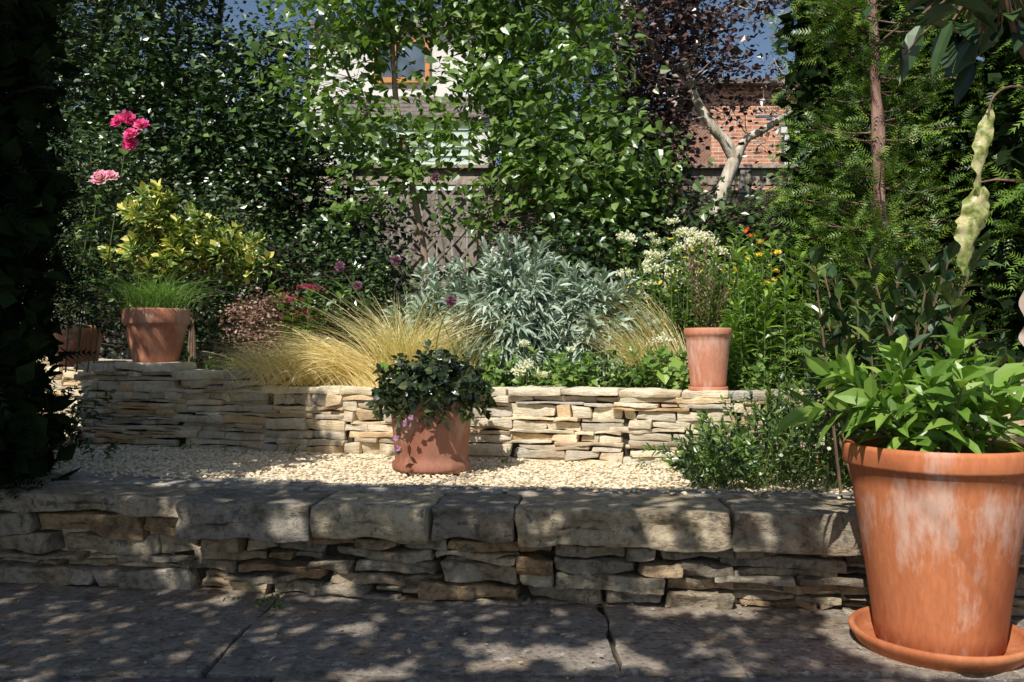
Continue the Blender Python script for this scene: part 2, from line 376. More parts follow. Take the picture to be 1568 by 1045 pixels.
phi=(1+5**.5)/2
ICO=np.array([[-1,phi,0],[1,phi,0],[-1,-phi,0],[1,-phi,0],[0,-1,phi],[0,1,phi],[0,-1,-phi],[0,1,-phi],[phi,0,-1],[phi,0,1],[-phi,0,-1],[-phi,0,1]])/1.9
ICF=np.array([[0,11,5],[0,5,1],[0,1,7],[0,7,10],[0,10,11],[1,5,9],[5,11,4],[11,10,2],[10,7,6],[7,1,8],[3,9,4],[3,4,2],[3,2,6],[3,6,8],[3,8,9],[4,9,5],[2,4,11],[6,2,10],[8,6,7],[9,8,1]])
N=40000; X=rng.uniform(-2.9,1.9,N); Y=rng.uniform(2.4,4.3,N)
yb=np.interp(X,[-3,-1.8,-.81,-.17,.5,1.5],[3.18,3.02,2.77,2.63,2.56,2.44]); yt=np.interp(X,wallpl[:,0],wallpl[:,1])+.01
k=(Y>yb-rng.exponential(.03,N))&(Y<yt); X,Y,yb=X[k],Y[k],yb[k]; N=len(X)
sz=rng.uniform(.0035,.0085,N); sc=np.stack([sz*rng.uniform(.9,1.5,N),sz*rng.uniform(.8,1.2,N),sz*rng.uniform(.35,.65,N)],1)
V=ICO[None]*(1+rng.uniform(-.22,.22,(N,12,1)))*sc[:,None]; th=rng.uniform(0,6.28,N); c,s_=np.cos(th)[:,None],np.sin(th)[:,None]
tl=rng.uniform(-.35,.35,N)[:,None]; V[...,2]+=V[...,0]*tl
zb=.261+rng.uniform(0,.006,N)+.004*vnoise(np.stack([X*6,Y*6,0*X],1),2); zb=np.where(Y<yb,.279,zb)
V=np.stack([V[...,0]*c-V[...,1]*s_,V[...,0]*s_+V[...,1]*c,V[...,2]],-1)+np.stack([X,Y,zb],1)[:,None]
mb=MB(); mb.add(V.reshape(-1,3),[(np.arange(N)[:,None,None]*12+ICF[None]).reshape(-1,3)],0,np.repeat(rng.random(N),12)); mb.build('gravel',[M['peb']])

# ---------------------------------------------------------------- pots
def pot(name,c,R,r,H,band,mat,saucer=None,foot=False):
    mb=MB()
    p=[(0,.0),(r*.96,0),(r,.006)]
    if foot: p=[(0,0),(r*1.06,0),(r*1.08,.01),(r*1.08,.026),(r*1.01,.034)]
    for i in range(1,9):
        k=i/9; p.append((r+(R*.93-r)*k,.006+(H-band-.006)*k if not foot else .034+(H-band-.034)*k))
    p+=[(R*.935,H-band-.001),(R*.985,H-band+.003),(R,H-band+.010),(R*1.0,H-.012),(R*.99,H-.004),(R*.965,H),(R*.90,H-.002),(R*.875,H-.012),(R*.86,H-band),(R*.84,H-band-.01)]
    lathe(mb,p,c,mat=0)
    lathe(mb,[(R*.862,H-band*.75),(R*.5,H-band*.68),(0.001,H-band*.6)],c,mat=1,wob=.004)
    if saucer:
        rs,hs=saucer
        lathe(mb,[(0.001,-.014),(rs*.86,-.014),(rs*.9,-.012),(rs*.97,hs-.020),(rs,hs-.012),(rs,hs-.004),(rs*.98,hs),(rs*.94,hs-.001),(rs*.92,hs-.008),(rs*.87,.0),(.001,-.003)],c,mat=2 if len(mat)>1 else 0)
    return mb.build(name,[mat[0],M['soil'],mat[-1]],smooth=(0,1,2))
T1=terracotta('terracotta_weathered',(.60,.205,.085),.66,1.7,.02,.47,.665)
T1b=terracotta('terracotta_saucer',(.62,.24,.105),.2,4.1,.0,.5)
T2=terracotta('terracotta_leaf_shaded',(.40,.19,.13),.35,3.3,.27,.6,.64)  # base colour darkened to carry the shade of the leaves above
T3=terracotta('terracotta_small',(.62,.27,.17),.75,6.2,.53,.80,.62)
T4=terracotta('terracotta_plain',(.66,.30,.19),.5,9.4,.60,.95,.64)
pot('large_terracotta_pot',(1.0,2.0,.014),.208,.138,.462,.052,[T1,T1b],saucer=(.197,.030))
pot('terracotta_pot',(-.29,3.07,.272),.160,.130,.29,.045,[T2],foot=True)
pot('terracotta_pot.001',(-1.668,3.98,.640),.148,.10,.253,.075,[T4])
pot('terracotta_pot.002',(.752,3.26,.548),.090,.066,.235,.03,[T3],saucer=(.075,.012))
pot('terracotta_pot.003',(-2.12,4.15,.62),.12,.085,.20,.04,[T4])

# ---------------------------------------------------------------- vegetation tools
def crown(mb,blobs,nclump,per,spread,L,W,T,TF,mat,hang=.3,attach=None,twm=0,twr=.004,wts=None,sunb=.5,droop=0.,inner=.4):
    bl=np.array(blobs,float); w=bl[:,3]*bl[:,4]*bl[:,5]; 
    if wts is not None: w=w*np.array(wts)
    idx=rng.choice(len(bl),nclump,p=w/w.sum()); d=nrm(rng.normal(size=(nclump,3))); rr=rng.random(nclump)**inner
    C=bl[idx,:3]+d*rr[:,None]*bl[idx,3:6]
    if attach is not None:
        A=np.asarray(attach)
        for c in C:
            dd=np.linalg.norm(A-c,axis=1)+np.maximum(0,A[:,2]-c[2])*1.5; a=A[np.argmin(dd)]
            m=(a+c)/2+np.array([0,0,-.04])+rng.normal(size=3)*.03
            tube(mb,smoothline([a,m,c],6),np.linspace(twr,twr*.3,6),4,twm)
    n=rng.poisson(per,nclump); ci=np.repeat(np.arange(nclump),n); N=len(ci)
    P=C[ci]+rng.normal(size=(N,3))*spread*np.array([1,1,.75])
    D=rng.normal(size=(N,3)); D[:,2]=D[:,2]*.4-hang; D+=nrm(P-C[ci])*.5
    U=rng.normal(size=(N,3))*.55+UP*.4+S*sunb
    l=L*rng.uniform(.65,1.2,N); cr=rng.random(nclump)
    inst(mb,T,TF,P,D,U,l,l*(W/L)*rng.uniform(.85,1.15,N),mat,np.clip(cr[ci]*.45+rng.random(N)*.55,0,1),droop)
    return C
def leafy(mb,base,tip,n,L,W,T,TF,sm,lm,t0=.2,e0=.1,e1=1.0,droop=.3,r=.003,bow=.1,taper=.0):
    base=np.array(base,float); tip=np.array(tip,float); m=(base+tip)/2; m[2]+=bow*np.linalg.norm(tip-base)
    pts=smoothline([base,m,tip],8); tube(mb,pts,np.linspace(r,r*.5,8),5,sm)
    t=np.linspace(t0,1,n); tt=t*7; i=np.minimum(tt.astype(int),6); fr=(tt-i)[:,None]
    P=pts[i]*(1-fr)+pts[i+1]*fr; ax=nrm(pts[i+1]-pts[i]); a=np.arange(n)*2.4+random.random()*6
    q=nrm(np.cross(ax,np.array([.3,.9,.1]))); q2=np.cross(ax,q); rad=q*np.cos(a)[:,None]+q2*np.sin(a)[:,None]
    e=(e0+(e1-e0)*t)[:,None]+rng.normal(size=(n,1))*.15
    D=rad*np.cos(e)+ax*np.sin(e); l=L*rng.uniform(.75,1.15,n)*(1-taper*t)
    inst(mb,T,TF,P,D,ax+rng.normal(size=(n,3))*.15,l,l*W/L,lm,rng.random(n),droop)
def flower(mb,c,nv,R,np_,layers,mat,cup=.3):
    nv=nrm(nv); q=nrm(np.cross(nv,[.2,.3,.9])); q2=np.cross(nv,q)
    for k in range(layers):
        a=np.arange(np_)*2*math.pi/np_+k*.5+rng.random()*.3; e=cup+k*(1.2/max(1,layers)); 
        D=(q*np.cos(a)[:,None]+q2*np.sin(a)[:,None])*math.cos(e)+nv*math.sin(e)
        l=R*(1-.55*k/max(1,layers))*rng.uniform(.85,1.1,np_)
        inst(mb,OV,OVF,np.repeat([c],np_,0),D,nv+rng.normal(size=(np_,3))*.15,l,l*1.0,mat,rng.random(np_),-.1)

bark_b=barkmat('birch_bark',(.20,.12,.08),(.50,.38,.29)); bark_p=barkmat('pale_bark',(.36,.30,.22),(.82,.74,.61),10)
bark_r=barkmat('red_bark',(.12,.06,.045),(.38,.23,.18)); bark_d=barkmat('dark_bark',(.03,.022,.016),(.09,.065,.045))
stemg=simple('green_stem',(.11,.15,.05),.6,.3,30,0)
stemb=simple('brown_stem',(.15,.10,.06),.8,.3,30,0)
L_birch=leafmat('birch_leaf',[(0,(.07,.13,.03)),(.5,(.14,.24,.05)),(1,(.30,.42,.11))],trans=.28,rough=.36,gloss=.10)
L_dark=leafmat('dark_shrub_leaf',[(0,(.015,.038,.013)),(.5,(.05,.10,.028)),(.85,(.12,.19,.045)),(1,(.22,.29,.07))],trans=0,rough=.34,gloss=.07)
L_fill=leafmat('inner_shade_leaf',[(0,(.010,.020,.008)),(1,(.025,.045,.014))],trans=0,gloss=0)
L_blue=leafmat('blue_conifer_leaf',[(0,(.07,.13,.085)),(1,(.17,.25,.18))],trans=0,rough=.6,gloss=.03)
L_cop=leafmat('copper_leaf',[(0,(.04,.020,.020)),(.6,(.10,.05,.045)),(1,(.25,.15,.13))],trans=0,rough=.34,gloss=.09)
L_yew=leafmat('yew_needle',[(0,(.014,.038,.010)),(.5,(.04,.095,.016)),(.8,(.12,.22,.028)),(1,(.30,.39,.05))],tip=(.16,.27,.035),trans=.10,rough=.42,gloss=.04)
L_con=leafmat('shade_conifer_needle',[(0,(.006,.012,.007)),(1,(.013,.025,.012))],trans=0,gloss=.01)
L_can=leafmat('canopy_leaf',[(0,(.03,.06,.02)),(1,(.07,.12,.03))],trans=0,gloss=0)
L_var=leafmat('variegated_leaf',[(0,(.05,.12,.025)),(.62,(.11,.20,.035)),(.70,(.66,.60,.12)),(1,(.88,.83,.32))],edge=(.86,.80,.26),trans=.15,rough=.35)
L_sil=leafmat('silver_leaf',[(0,(.18,.26,.19)),(.5,(.34,.43,.33)),(1,(.55,.63,.53))],trans=.06,rough=.5,gloss=.04)
L_mid=leafmat('mid_green_leaf',[(0,(.045,.10,.018)),(.5,(.12,.22,.042)),(1,(.24,.35,.075))],trans=.2,rough=.4)
L_bri=leafmat('bright_green_leaf',[(0,(.10,.20,.032)),(.5,(.18,.32,.052)),(1,(.31,.44,.09))],trans=.25,rough=.36,gloss=.05)
L_straw=leafmat('straw_blade',[(0,(.58,.44,.19)),(.4,(.88,.73,.40)),(.75,(.94,.84,.54)),(1,(.40,.44,.14))],trans=.2,rough=.5,gloss=.04)
L_gr=leafmat('grass_blade',[(0,(.10,.20,.03)),(1,(.24,.38,.09))],trans=.25)
L_ber=leafmat('bronze_leaf',[(0,(.18,.09,.075)),(.6,(.36,.21,.17)),(1,(.50,.34,.26))],trans=.15)
L_purp=leafmat('dark_pot_leaf',[(0,(.02,.035,.018)),(.7,(.045,.07,.028)),(1,(.14,.17,.06))],trans=.1,rough=.3,gloss=.08)
F_white=leafmat('white_petal',[(0,(.72,.70,.56)),(1,(.86,.84,.72))],trans=.25,gloss=0)
F_pink=leafmat('pink_petal',[(0,(.66,.03,.22)),(.5,(.80,.08,.34)),(1,(.85,.30,.52))],trans=.25,gloss=0)
F_lpink=leafmat('pale_pink_petal',[(0,(.80,.30,.52)),(1,(.88,.65,.74))],trans=.25,gloss=0)
F_yel=leafmat('yellow_petal',[(0,(.75,.50,.04)),(1,(.85,.70,.14))],trans=.25,gloss=0)
F_or=leafmat('orange_petal',[(0,(.50,.07,.02)),(1,(.68,.18,.03))],trans=.2,gloss=0)
F_pur=leafmat('purple_petal',[(0,(.24,.10,.20)),(1,(.46,.26,.40))],trans=.15,gloss=0)
F_red=leafmat('crimson_petal',[(0,(.24,.03,.07)),(1,(.46,.09,.17))],trans=.15,gloss=0)
def deadmat():
    m=leafmat('withered_leaf',[(0,(.5,.5,.2)),(1,(.7,.6,.3))],trans=.25,gloss=.03); nt=m.node_tree
    d=[n for n in nt.nodes if n.type=='BSDF_DIFFUSE'][0]; n=noise(nt,objco(nt),38,5,.7)
    c=ramp(nt,n,[(.34,(.10,.14,.035)),(.46,(.34,.38,.12)),(.57,(.70,.64,.36)),(.7,(.52,.34,.18))]); nt.links.new(c,d.inputs[0]); return m
L_dead=deadmat()

# ---------------------------------------------------------------- trees
mb=MB()
t1=smoothline([(-.52,5.5,.45),(-.56,5.5,1.24),(-.67,5.5,1.88),(-.745,5.5,2.26),(-.78,5.5,2.72),(-.80,5.5,3.5),(-.75,5.5,4.3)],40)
t2=smoothline([(-.20,5.6,.45),(-.21,5.6,1.45),(-.14,5.6,1.9),(-.10,5.6,2.3),(-.18,5.6,2.9),(-.1,5.6,3.8)],40)
t3=smoothline([(-.21,5.6,1.45),(-.02,5.5,1.85),(.25,5.4,2.3),(.45,5.4,2.9),(.5,5.4,3.6)],20)
t4=smoothline([(-.67,5.5,1.88),(-.9,5.5,2.2),(-1.1,5.5,2.6),(-1.2,5.5,3.2)],20)
tube(mb,t1,np.linspace(.028,.010,40),8,0,wob=.003); tube(mb,t2,np.linspace(.026,.010,40),8,0,wob=.003)
tube(mb,t3,np.linspace(.016,.006,20),6,0); tube(mb,t4,np.linspace(.013,.005,20),6,0)
att=np.concatenate([t1[12:],t2[14:],t3,t4])
bl=[(-1.15,5.4,2.75,.45,.4,.55),(-.95,5.4,2.15,.38,.3,.28),(-.55,5.5,3.3,.7,.5,.5),(.1,5.4,3.1,.65,.5,.6),(.25,5.3,2.35,.55,.4,.45),(.5,5.2,1.85,.45,.35,.38),(.1,5.3,1.8,.35,.3,.28),(-.12,5.4,2.4,.30,.3,.38),(-.78,5.4,2.75,.16,.2,.25),(-.5,5.4,2.45,.35,.25,.12),(-.65,5.4,1.80,.32,.2,.16),(.70,5.4,1.55,.3,.25,.28),(-.25,5.4,1.62,.24,.2,.14),(-.42,5.4,2.12,.20,.2,.18),(-.95,5.4,1.7,.22,.2,.2),(-.42,5.4,2.75,.2,.2,.12)]
crown(mb,bl,640,19,.10,.068,.050,HT,OVF,1,hang=.55,attach=att,wts=[1,1.1,1,1.0,1.1,1.4,1.5,.9,.8,1.2,1.4,1.4,1.5,1.0,1.3,1.0],twr=.003,sunb=.8)
mb.build('birch_tree',[bark_b,L_birch],smooth=(0,))
def bushtree(name,trunks,bl,ncl,per,spread,L,W,leaf,bark,T=DI,TF=DIF,**k):
    mb=MB(); att=[]
    for pts,r0,r1 in trunks:
        p=smoothline(pts,18); tube(mb,p,np.linspace(r0,r1,18),7,0,wob=.004); att.append(p[5:])
    crown(mb,bl,ncl,per,spread,L,W,T,TF,1,attach=np.concatenate(att),**k)
    return mb.build(name,[bark,leaf],smooth=(0,))
bushtree('dark_leaved_tree',[([(-2.3,6.2,.5),(-2.35,6.2,1.6),(-2.2,6.2,2.6),(-2.1,6.2,3.6)],.05,.015),([(-2.3,6.2,1.2),(-2.8,6.1,2.2),(-3.0,6.1,3.2)],.03,.01),([(-2.3,6.2,1.5),(-1.8,6.1,2.2),(-1.6,6.1,3.)],.03,.01)],
  [(-2.9,6.1,2.9,.8,.5,.9),(-2.1,6.1,2.4,.7,.5,.7),(-1.65,6.0,2.0,.5,.45,.55),(-2.35,6.0,3.5,.5,.5,.45),(-1.75,6.2,2.85,.38,.4,.35),(-2.9,6.0,1.8,.8,.5,.6),(-1.6,6.2,1.4,.6,.4,.4)],820,42,.10,.054,.036,L_dark,bark_d,inner=.45,sunb=.8)
bushtree('laurel_shrub',[([(-1.2,6.4,.5),(-1.25,6.4,1.5),(-1.2,6.4,2.4)],.03,.01),([(-3.9,6.2,.5),(-3.9,6.2,1.5),(-3.8,6.2,2.8)],.05,.01)],
  [(-1.2,6.5,1.35,.5,.35,.65),(-3.9,6.3,2.2,.8,.6,1.7),(-2.2,6.6,1.4,1.3,.4,.9),(-1.35,6.3,2.1,.3,.3,.3)],480,42,.11,.058,.036,L_dark,bark_d,sunb=.7)
bushtree('privet_shrub',[([(-1.5,5.2,.5),(-1.5,5.2,.9),(-1.4,5.2,1.3)],.02,.008),([(-2.5,5.0,.5),(-2.5,5.0,1.),(-2.5,5.0,1.6)],.02,.008)],
  [(-1.35,5.2,1.05,.42,.3,.45),(-2.5,5.1,1.35,.4,.3,.8),(-1.95,5.3,1.2,.5,.3,.6),(-.85,5.1,.98,.3,.25,.36)],410,40,.08,.040,.024,L_dark,bark_d,sunb=.4)
bushtree('holly_shrub',[([(1.0,5.3,.5),(1.0,5.3,1.),(1.0,5.3,1.4)],.02,.008),([(.3,5.0,.5),(.3,5.0,.8),(.3,5.0,1.2)],.02,.008)],
  [(.45,5.0,1.15,.5,.3,.35),(1.2,5.3,1.1,.6,.35,.55),(2.2,5.4,1.3,.6,.4,.8),(.85,5.8,1.85,.35,.3,.45),(.0,5.3,.95,.5,.3,.35),(1.5,5.5,1.45,.35,.3,.3),(.4,6.3,1.75,.6,.3,.5)],600,38,.10,.054,.036,L_dark,bark_d,sunb=.6)
mb=MB(); tr=smoothline([(.55,6.6,.5),(.55,6.6,2),(.62,6.6,3.6),(.6,6.6,5)],20); tube(mb,tr,np.linspace(.05,.01,20),7,0)
N=5200; z=rng.uniform(1.5,4.9,N); rad=(.22+.62*(5.1-z)/3.5)*rng.random(N)**.5; a=rng.uniform(0,6.28,N)
P=np.stack([.58+rad*np.cos(a),6.6+rad*np.sin(a)*.8,z],1); D=np.stack([np.cos(a)*.8,np.sin(a)*.8,.9+rng.normal(size=N)*.3],1)
inst(mb,FR,FRF,P,D,rng.normal(size=(N,3))+UP*.3,rng.uniform(.10,.2,N),.06,1,rng.random(N)); mb.build('blue_conifer_tree',[bark_d,L_blue],smooth=(0,))
# copper tree
mb=MB()
a1=smoothline([(1.30,6,.45),(1.36,6,1.1),(1.41,6,1.5),(1.48,6,1.8),(1.60,6,2.12)],24); tube(mb,a1,np.linspace(.060,.046,24),9,0,wob=.006)
a2=smoothline([(1.58,6,2.06),(1.50,5.98,2.19),(1.41,5.95,2.28),(1.27,5.95,2.53),(1.21,5.98,2.9),(1.30,6,3.4),(1.3,6,4.0)],24); tube(mb,a2,np.linspace(.046,.014,24),8,0,wob=.004)
a3=smoothline([(1.59,6,2.08),(1.66,5.98,2.2),(1.76,5.95,2.25),(1.94,5.9,2.37),(2.2,5.9,2.6),(2.35,5.9,3.1)],24); tube(mb,a3,np.linspace(.036,.012,24),8,0,wob=.004)
a4=smoothline([(1.34,6.05,.9),(1.27,6.1,1.59),(1.11,6.1,2.03),(.88,6.1,2.37),(.75,6.1,2.7),(.8,6.1,3.2)],24); tube(mb,a4,np.linspace(.045,.012,24),8,0,wob=.004)
a5=smoothline([(1.21,5.98,2.7),(1.4,5.9,3.0),(1.65,5.9,3.2),(1.9,5.9,3.5)],14); tube(mb,a5,np.linspace(.018,.007,14),6,0)
a6=smoothline([(1.27,5.95,2.53),(1.05,5.9,2.75),(.85,5.9,3.05),(.8,5.9,3.5)],14); tube(mb,a6,np.linspace(.018,.007,14),6,0)
bl=[(1.12,5.95,3.25,.36,.45,.45),(.95,5.95,2.75,.33,.4,.4),(1.40,6,2.78,.30,.4,.25),(1.80,5.95,3.25,.3,.4,.25),(1.05,6,2.25,.24,.3,.26),(2.1,5.9,2.7,.35,.35,.35),(1.35,6,3.9,.8,.6,.35),(1.9,5.9,2.1,.16,.2,.12),(1.15,6.1,1.8,.2,.2,.16),(1.62,6.05,2.55,.24,.2,.2)]
crown(mb,bl,440,22,.09,.052,.038,DI,DIF,1,hang=.2,attach=np.concatenate([a2[6:],a3[6:],a4[10:],a5,a6]),wts=[1.2,1.4,.9,.6,1.6,.7,.5,1,1.2,1.2],sunb=.7,twr=.006)
mb.build('copper_leaved_tree',[bark_p,L_cop],smooth=(0,))
def yew(name,axes,N,bark,leaf,L=(.09,.15),W=.05,z0=.3,droop=.2,clump=1.0,fill=6000):
    mb=MB()
    for (x,y,r,h,w,tx) in axes:
        tr=smoothline([(x,y,z0-.1),(x+.02,y,h*.35),(x-.03,y,h*.7),(x+.03,y,h)],26); tube(mb,tr,np.linspace(.05,.02,26)*tx,8,0,wob=.008)
        n=int(N*w); nb=max(6,int(n/24)); z=rng.uniform(z0,h,nb); a=rng.uniform(0,6.28,nb)
        prof=r*np.clip(1.25-.35*z/h,.3,1)*(.8+.3*vnoise(np.stack([np.cos(a)*1.5,np.sin(a)*1.5,z*2],1),x)); rr=prof*rng.uniform(.7,1.08,nb)
        hd=np.stack([np.cos(a),np.sin(a),0*a],1)
        C=np.array([x,y,0])+hd*rr[:,None]; C[:,2]=z
        for c,q in zip(C[::3],hd[::3]):
            tube(mb,smoothline([(x,y,c[2]-.15),c-q*.15,c],5),np.linspace(.009,.003,5),4,0)
        ci=rng.integers(0,nb,n); t=rng.random(n)
        P=C[ci]-hd[ci]*(t*.20)[:,None]+rng.normal(size=(n,3))*np.array([.05,.05,.04])*clump
        D=hd[ci]*.6+rng.normal(size=(n,3))*.55; D[:,2]+=.15
        cr=rng.random(nb); l=rng.uniform(L[0],L[1],n)
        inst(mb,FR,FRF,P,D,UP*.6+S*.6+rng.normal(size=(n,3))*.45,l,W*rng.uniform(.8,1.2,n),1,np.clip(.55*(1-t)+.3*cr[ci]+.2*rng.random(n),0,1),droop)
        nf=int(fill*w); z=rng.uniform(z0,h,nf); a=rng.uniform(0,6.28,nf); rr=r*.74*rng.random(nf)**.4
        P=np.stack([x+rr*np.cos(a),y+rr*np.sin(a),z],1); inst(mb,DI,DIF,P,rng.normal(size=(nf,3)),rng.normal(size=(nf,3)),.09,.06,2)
    return mb.build(name,[bark,leaf,L_fill],smooth=(0,))
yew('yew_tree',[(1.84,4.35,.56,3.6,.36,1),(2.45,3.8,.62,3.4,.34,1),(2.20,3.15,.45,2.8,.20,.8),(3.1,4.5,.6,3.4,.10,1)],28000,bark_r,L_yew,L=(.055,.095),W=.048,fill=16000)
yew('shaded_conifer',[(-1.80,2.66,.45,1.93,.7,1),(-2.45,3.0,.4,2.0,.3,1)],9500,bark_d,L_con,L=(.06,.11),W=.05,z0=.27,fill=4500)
mb=MB(); tube(mb,smoothline([(1.52,3.48,.3),(1.51,3.47,1.0),(1.49,3.45,1.6),(1.47,3.48,2.4),(1.5,3.6,3.4)],30),np.linspace(.030,.020,30),8,0,wob=.010)
for k in range(230):
    z=random.uniform(.5,2.35); a=random.uniform(0,6.28); 
    if math.sin(a)<-.3 and z>1.3 and random.random()<.75: continue
    c=np.array([1.50,3.46,z]); rr=random.uniform(.10,.34); e=c+np.array([math.cos(a)*rr,math.sin(a)*rr*.6,random.uniform(-.02,.13)])
    tube(mb,smoothline([c,(c+e)/2+np.array([0,0,-.02]),e],6),np.linspace(.004,.0015,6),4,0)
    n=26; P=c+(e-c)*rng.uniform(.25,1.1,(n,1))+rng.normal(size=(n,3))*.032
    inst(mb,FR,FRF,P,(e-c)+rng.normal(size=(n,3))*.15,UP*.5+S*.5+rng.normal(size=(n,3))*.4,.070,.042,1)
mb.build('yew_tree.001',[bark_r,L_yew],smooth=(0,))

# overhanging tree beside/behind the camera whose leaves dapple the patio
def shade(X,Y):
    pat=np.interp(X,[-2.5,-1.0,-.6,0,.6,1.4],[1.15,1.0,.86,.72,.60,.58])
    wal=np.interp(X,[-2.5,-1.1,-.95,-.78,-.68,-.2,.1,.5,1.1],[1.4,1.35,.50,.42,.95,.72,.46,.40,.46])
    sla=np.interp(X,[-2.5,-1.,-.5,.2,.8,1.4],[1.3,1.05,.74,.66,.62,.52])
    gra=np.interp(X,[-2.6,-1.2,-.9,-.4,-.1,.3,1.2],[.72,.44,.28,.10,-.2,-.4,-.4])
    bak=np.interp(X,[-2.2,-1.3,-.9,-.7,-.6],[.5,.32,-.1,-.5,-.7])
    return np.where(Y<2.33,pat,np.where(Y<2.50,wal,np.where(Y<2.88,sla,np.where(Y<3.82,gra,bak))))
N=90000; X=rng.uniform(-3.2,1.7,N); Y=rng.uniform(.4,4.4,N)
nz=.64*vnoise(np.stack([X*5.6,Y*6.2,0*X],1),3)+.36*vnoise(np.stack([X*13,Y*16,0*X],1),8)
nz=.5+nz*.95; sh=shade(X,Y); k=nz<sh*1.12-.06
k&=(rng.random(N)<.72)
X,Y=X[k],Y[k]; z=rng.uniform(2.2,2.9,len(X)); P=np.stack([X-KX*z,Y-KY*z,z],1)
ok=np.ones(len(X),bool)
for zz in (.05,.2,.35,.5,.62,.75,.85):
    px=P[:,0]+KX*(z-zz); py=P[:,1]+KY*(z-zz); ok&=np.hypot(px-1.0,py-2.0)>(.27 if zz<.5 else .3)
P=P[ok]; n=len(P); mb=MB()
l=rng.uniform(.04,.062,n); D=rng.normal(size=(n,3)); D[:,2]*=.4; D=nrm(D)
inst(mb,DI,DIF,P-D*(l*.5)[:,None],D,S+rng.normal(size=(n,3))*.45,l,l*.72,1)
tr=smoothline([(-2.9,-1.6,-.05),(-2.8,-1.5,1.2),(-2.5,-1.2,2.2),(-1.9,-.8,3.0)],24); tube(mb,tr,np.linspace(.13,.07,24),10,0,wob=.01)
ends=[]
for (ex,ey,ez) in [(-.4,.4,2.9),(-1.2,.9,3.0),(-2.2,1.6,2.9),(-3.0,1.2,3.0),(-.6,-.6,2.9),(-2.5,.3,3.1)]:
    p=smoothline([(-1.9,-.8,3.0),((-1.9+ex)/2,(-.8+ey)/2,3.1),(ex,ey,ez)],14); tube(mb,p,np.linspace(.04,.008,14),6,0); ends.append(p)
A=np.concatenate(ends)
for c in P[::120]:
    a=A[np.argmin(np.linalg.norm(A-c,axis=1))]; tube(mb,smoothline([a,(a+c)/2+UP*.05,c],5),np.linspace(.004,.0015,5),4,0)
mb.build('overhanging_tree',[bark_d,L_can],smooth=(0,))
N=9000; X=rng.uniform(-2.75,-1.25,N); Y=rng.uniform(2.2,3.3,N); Z=rng.uniform(.2,1.8,N); kk=rng.uniform(.7,1.6,N)  # unseen tree, added to keep sun off the conifer at the left
P=np.stack([X-KX*kk-.05,Y-KY*kk,Z+kk],1); P=P[(P[:,0]<-.66*P[:,1]-.25)]
t=(3.95-P[:,1])/KY; lx=P[:,0]+KX*t; lz=P[:,2]-t; P=P[~((lx>-2.0)&(lz>.45))]
mb=MB(); n=len(P); D=rng.normal(size=(n,3)); inst(mb,OV,OVF,P,D,S+rng.normal(size=(n,3))*.5,.08,.05,1)
tube(mb,smoothline([(-3.2,1.2,-.05),(-3.1,1.3,1.5),(-2.9,1.5,3.0)],14),np.linspace(.09,.03,14),8,0)
for c in P[::40]:
    tube(mb,smoothline([(-3.0,1.4,max(.6,c[2]-.4)),(-2.8,1.4,c[2]-.1),c],5),np.linspace(.006,.002,5),4,0)
mb.build('unseen_shade_tree',[bark_d,L_can],smooth=(0,))

# ---------------------------------------------------------------- planting
mb=MB()
def silver(cx,cy,rx,ry,h,n,z0=.52):
    for k in range(n):
        d=nrm(rng.normal(size=3)*np.array([1,1,.9])); d[2]=abs(d[2]); rr=rng.uniform(.66,1.06)
        if d[1]>.35: d[1]=-d[1]
        tip=np.array([cx+d[0]*rx*rr,cy+d[1]*ry*rr,z0+.10+d[2]*(h-.10)*rr]); base=np.array([cx+d[0]*rx*.2,cy+d[1]*ry*.2,z0])
        leafy(mb,base,tip,28,.112,.020,LN,OVF,0,1,t0=.50,e0=-.2,e1=1.25,droop=rng.uniform(.25,.8),r=.004,bow=.14)
silver(-.02,4.15,.40,.36,.74,185); silver(.37,4.1,.30,.30,.60,100); silver(-.34,4.15,.26,.26,.60,65)
mb.build('silver_leaved_shrub',[stemg,L_sil])
def tuft(mb,c,n,L,lean,bend,az=None,azs=3.14,W=.0028,rise=1.,fall=.4,mat=0,r=.05,rnd=None):
    b=np.array(c)+rng.normal(size=(n,3))*np.array([r,r,.005]); a=rng.uniform(-azs,azs,n)+(az or 0)
    blades(mb,b,a,rng.uniform(lean[0],lean[1],n),rng.uniform(bend[0],bend[1],n),rng.uniform(L[0],L[1],n),W*rng.uniform(.6,1.4,n),rise*rng.uniform(.85,1.1,n),fall*rng.uniform(.6,1.4,n),mat,9,rnd)
mb=MB(); tuft(mb,(-.48,3.80,.53),900,(.34,.60),(.05,.55),(.1,.6),W=.0044,fall=.35)
tuft(mb,(-.64,3.80,.53),2000,(.30,.60),(.4,.85),(.1,.5),az=3.1,azs=.6,rise=1.0,fall=.85,W=.0034,r=.06,rnd=rng.random(2000)*.78)
tuft(mb,(-.98,3.84,.55),1700,(.16,.36),(.4,.9),(.1,.6),az=3.0,azs=1.9,rise=1.1,fall=.85,W=.0034,r=.09,rnd=rng.random(1700)*.75)
tuft(mb,(-.25,3.82,.53),400,(.25,.48),(.0,.4),(.1,.4),W=.0038)
mb.build('feather_grass',[L_straw])
mb=MB(); tuft(mb,(.62,3.80,.53),480,(.35,.55),(.1,.5),(.2,.6),az=2.9,azs=1.6,W=.0038,fall=.45); tuft(mb,(.75,3.95,.6),300,(.4,.6),(.1,.4),(.2,.6),az=2.8,azs=1.2,W=.0034,fall=.35)
mb.build('feather_grass.001',[L_straw])
mb=MB()
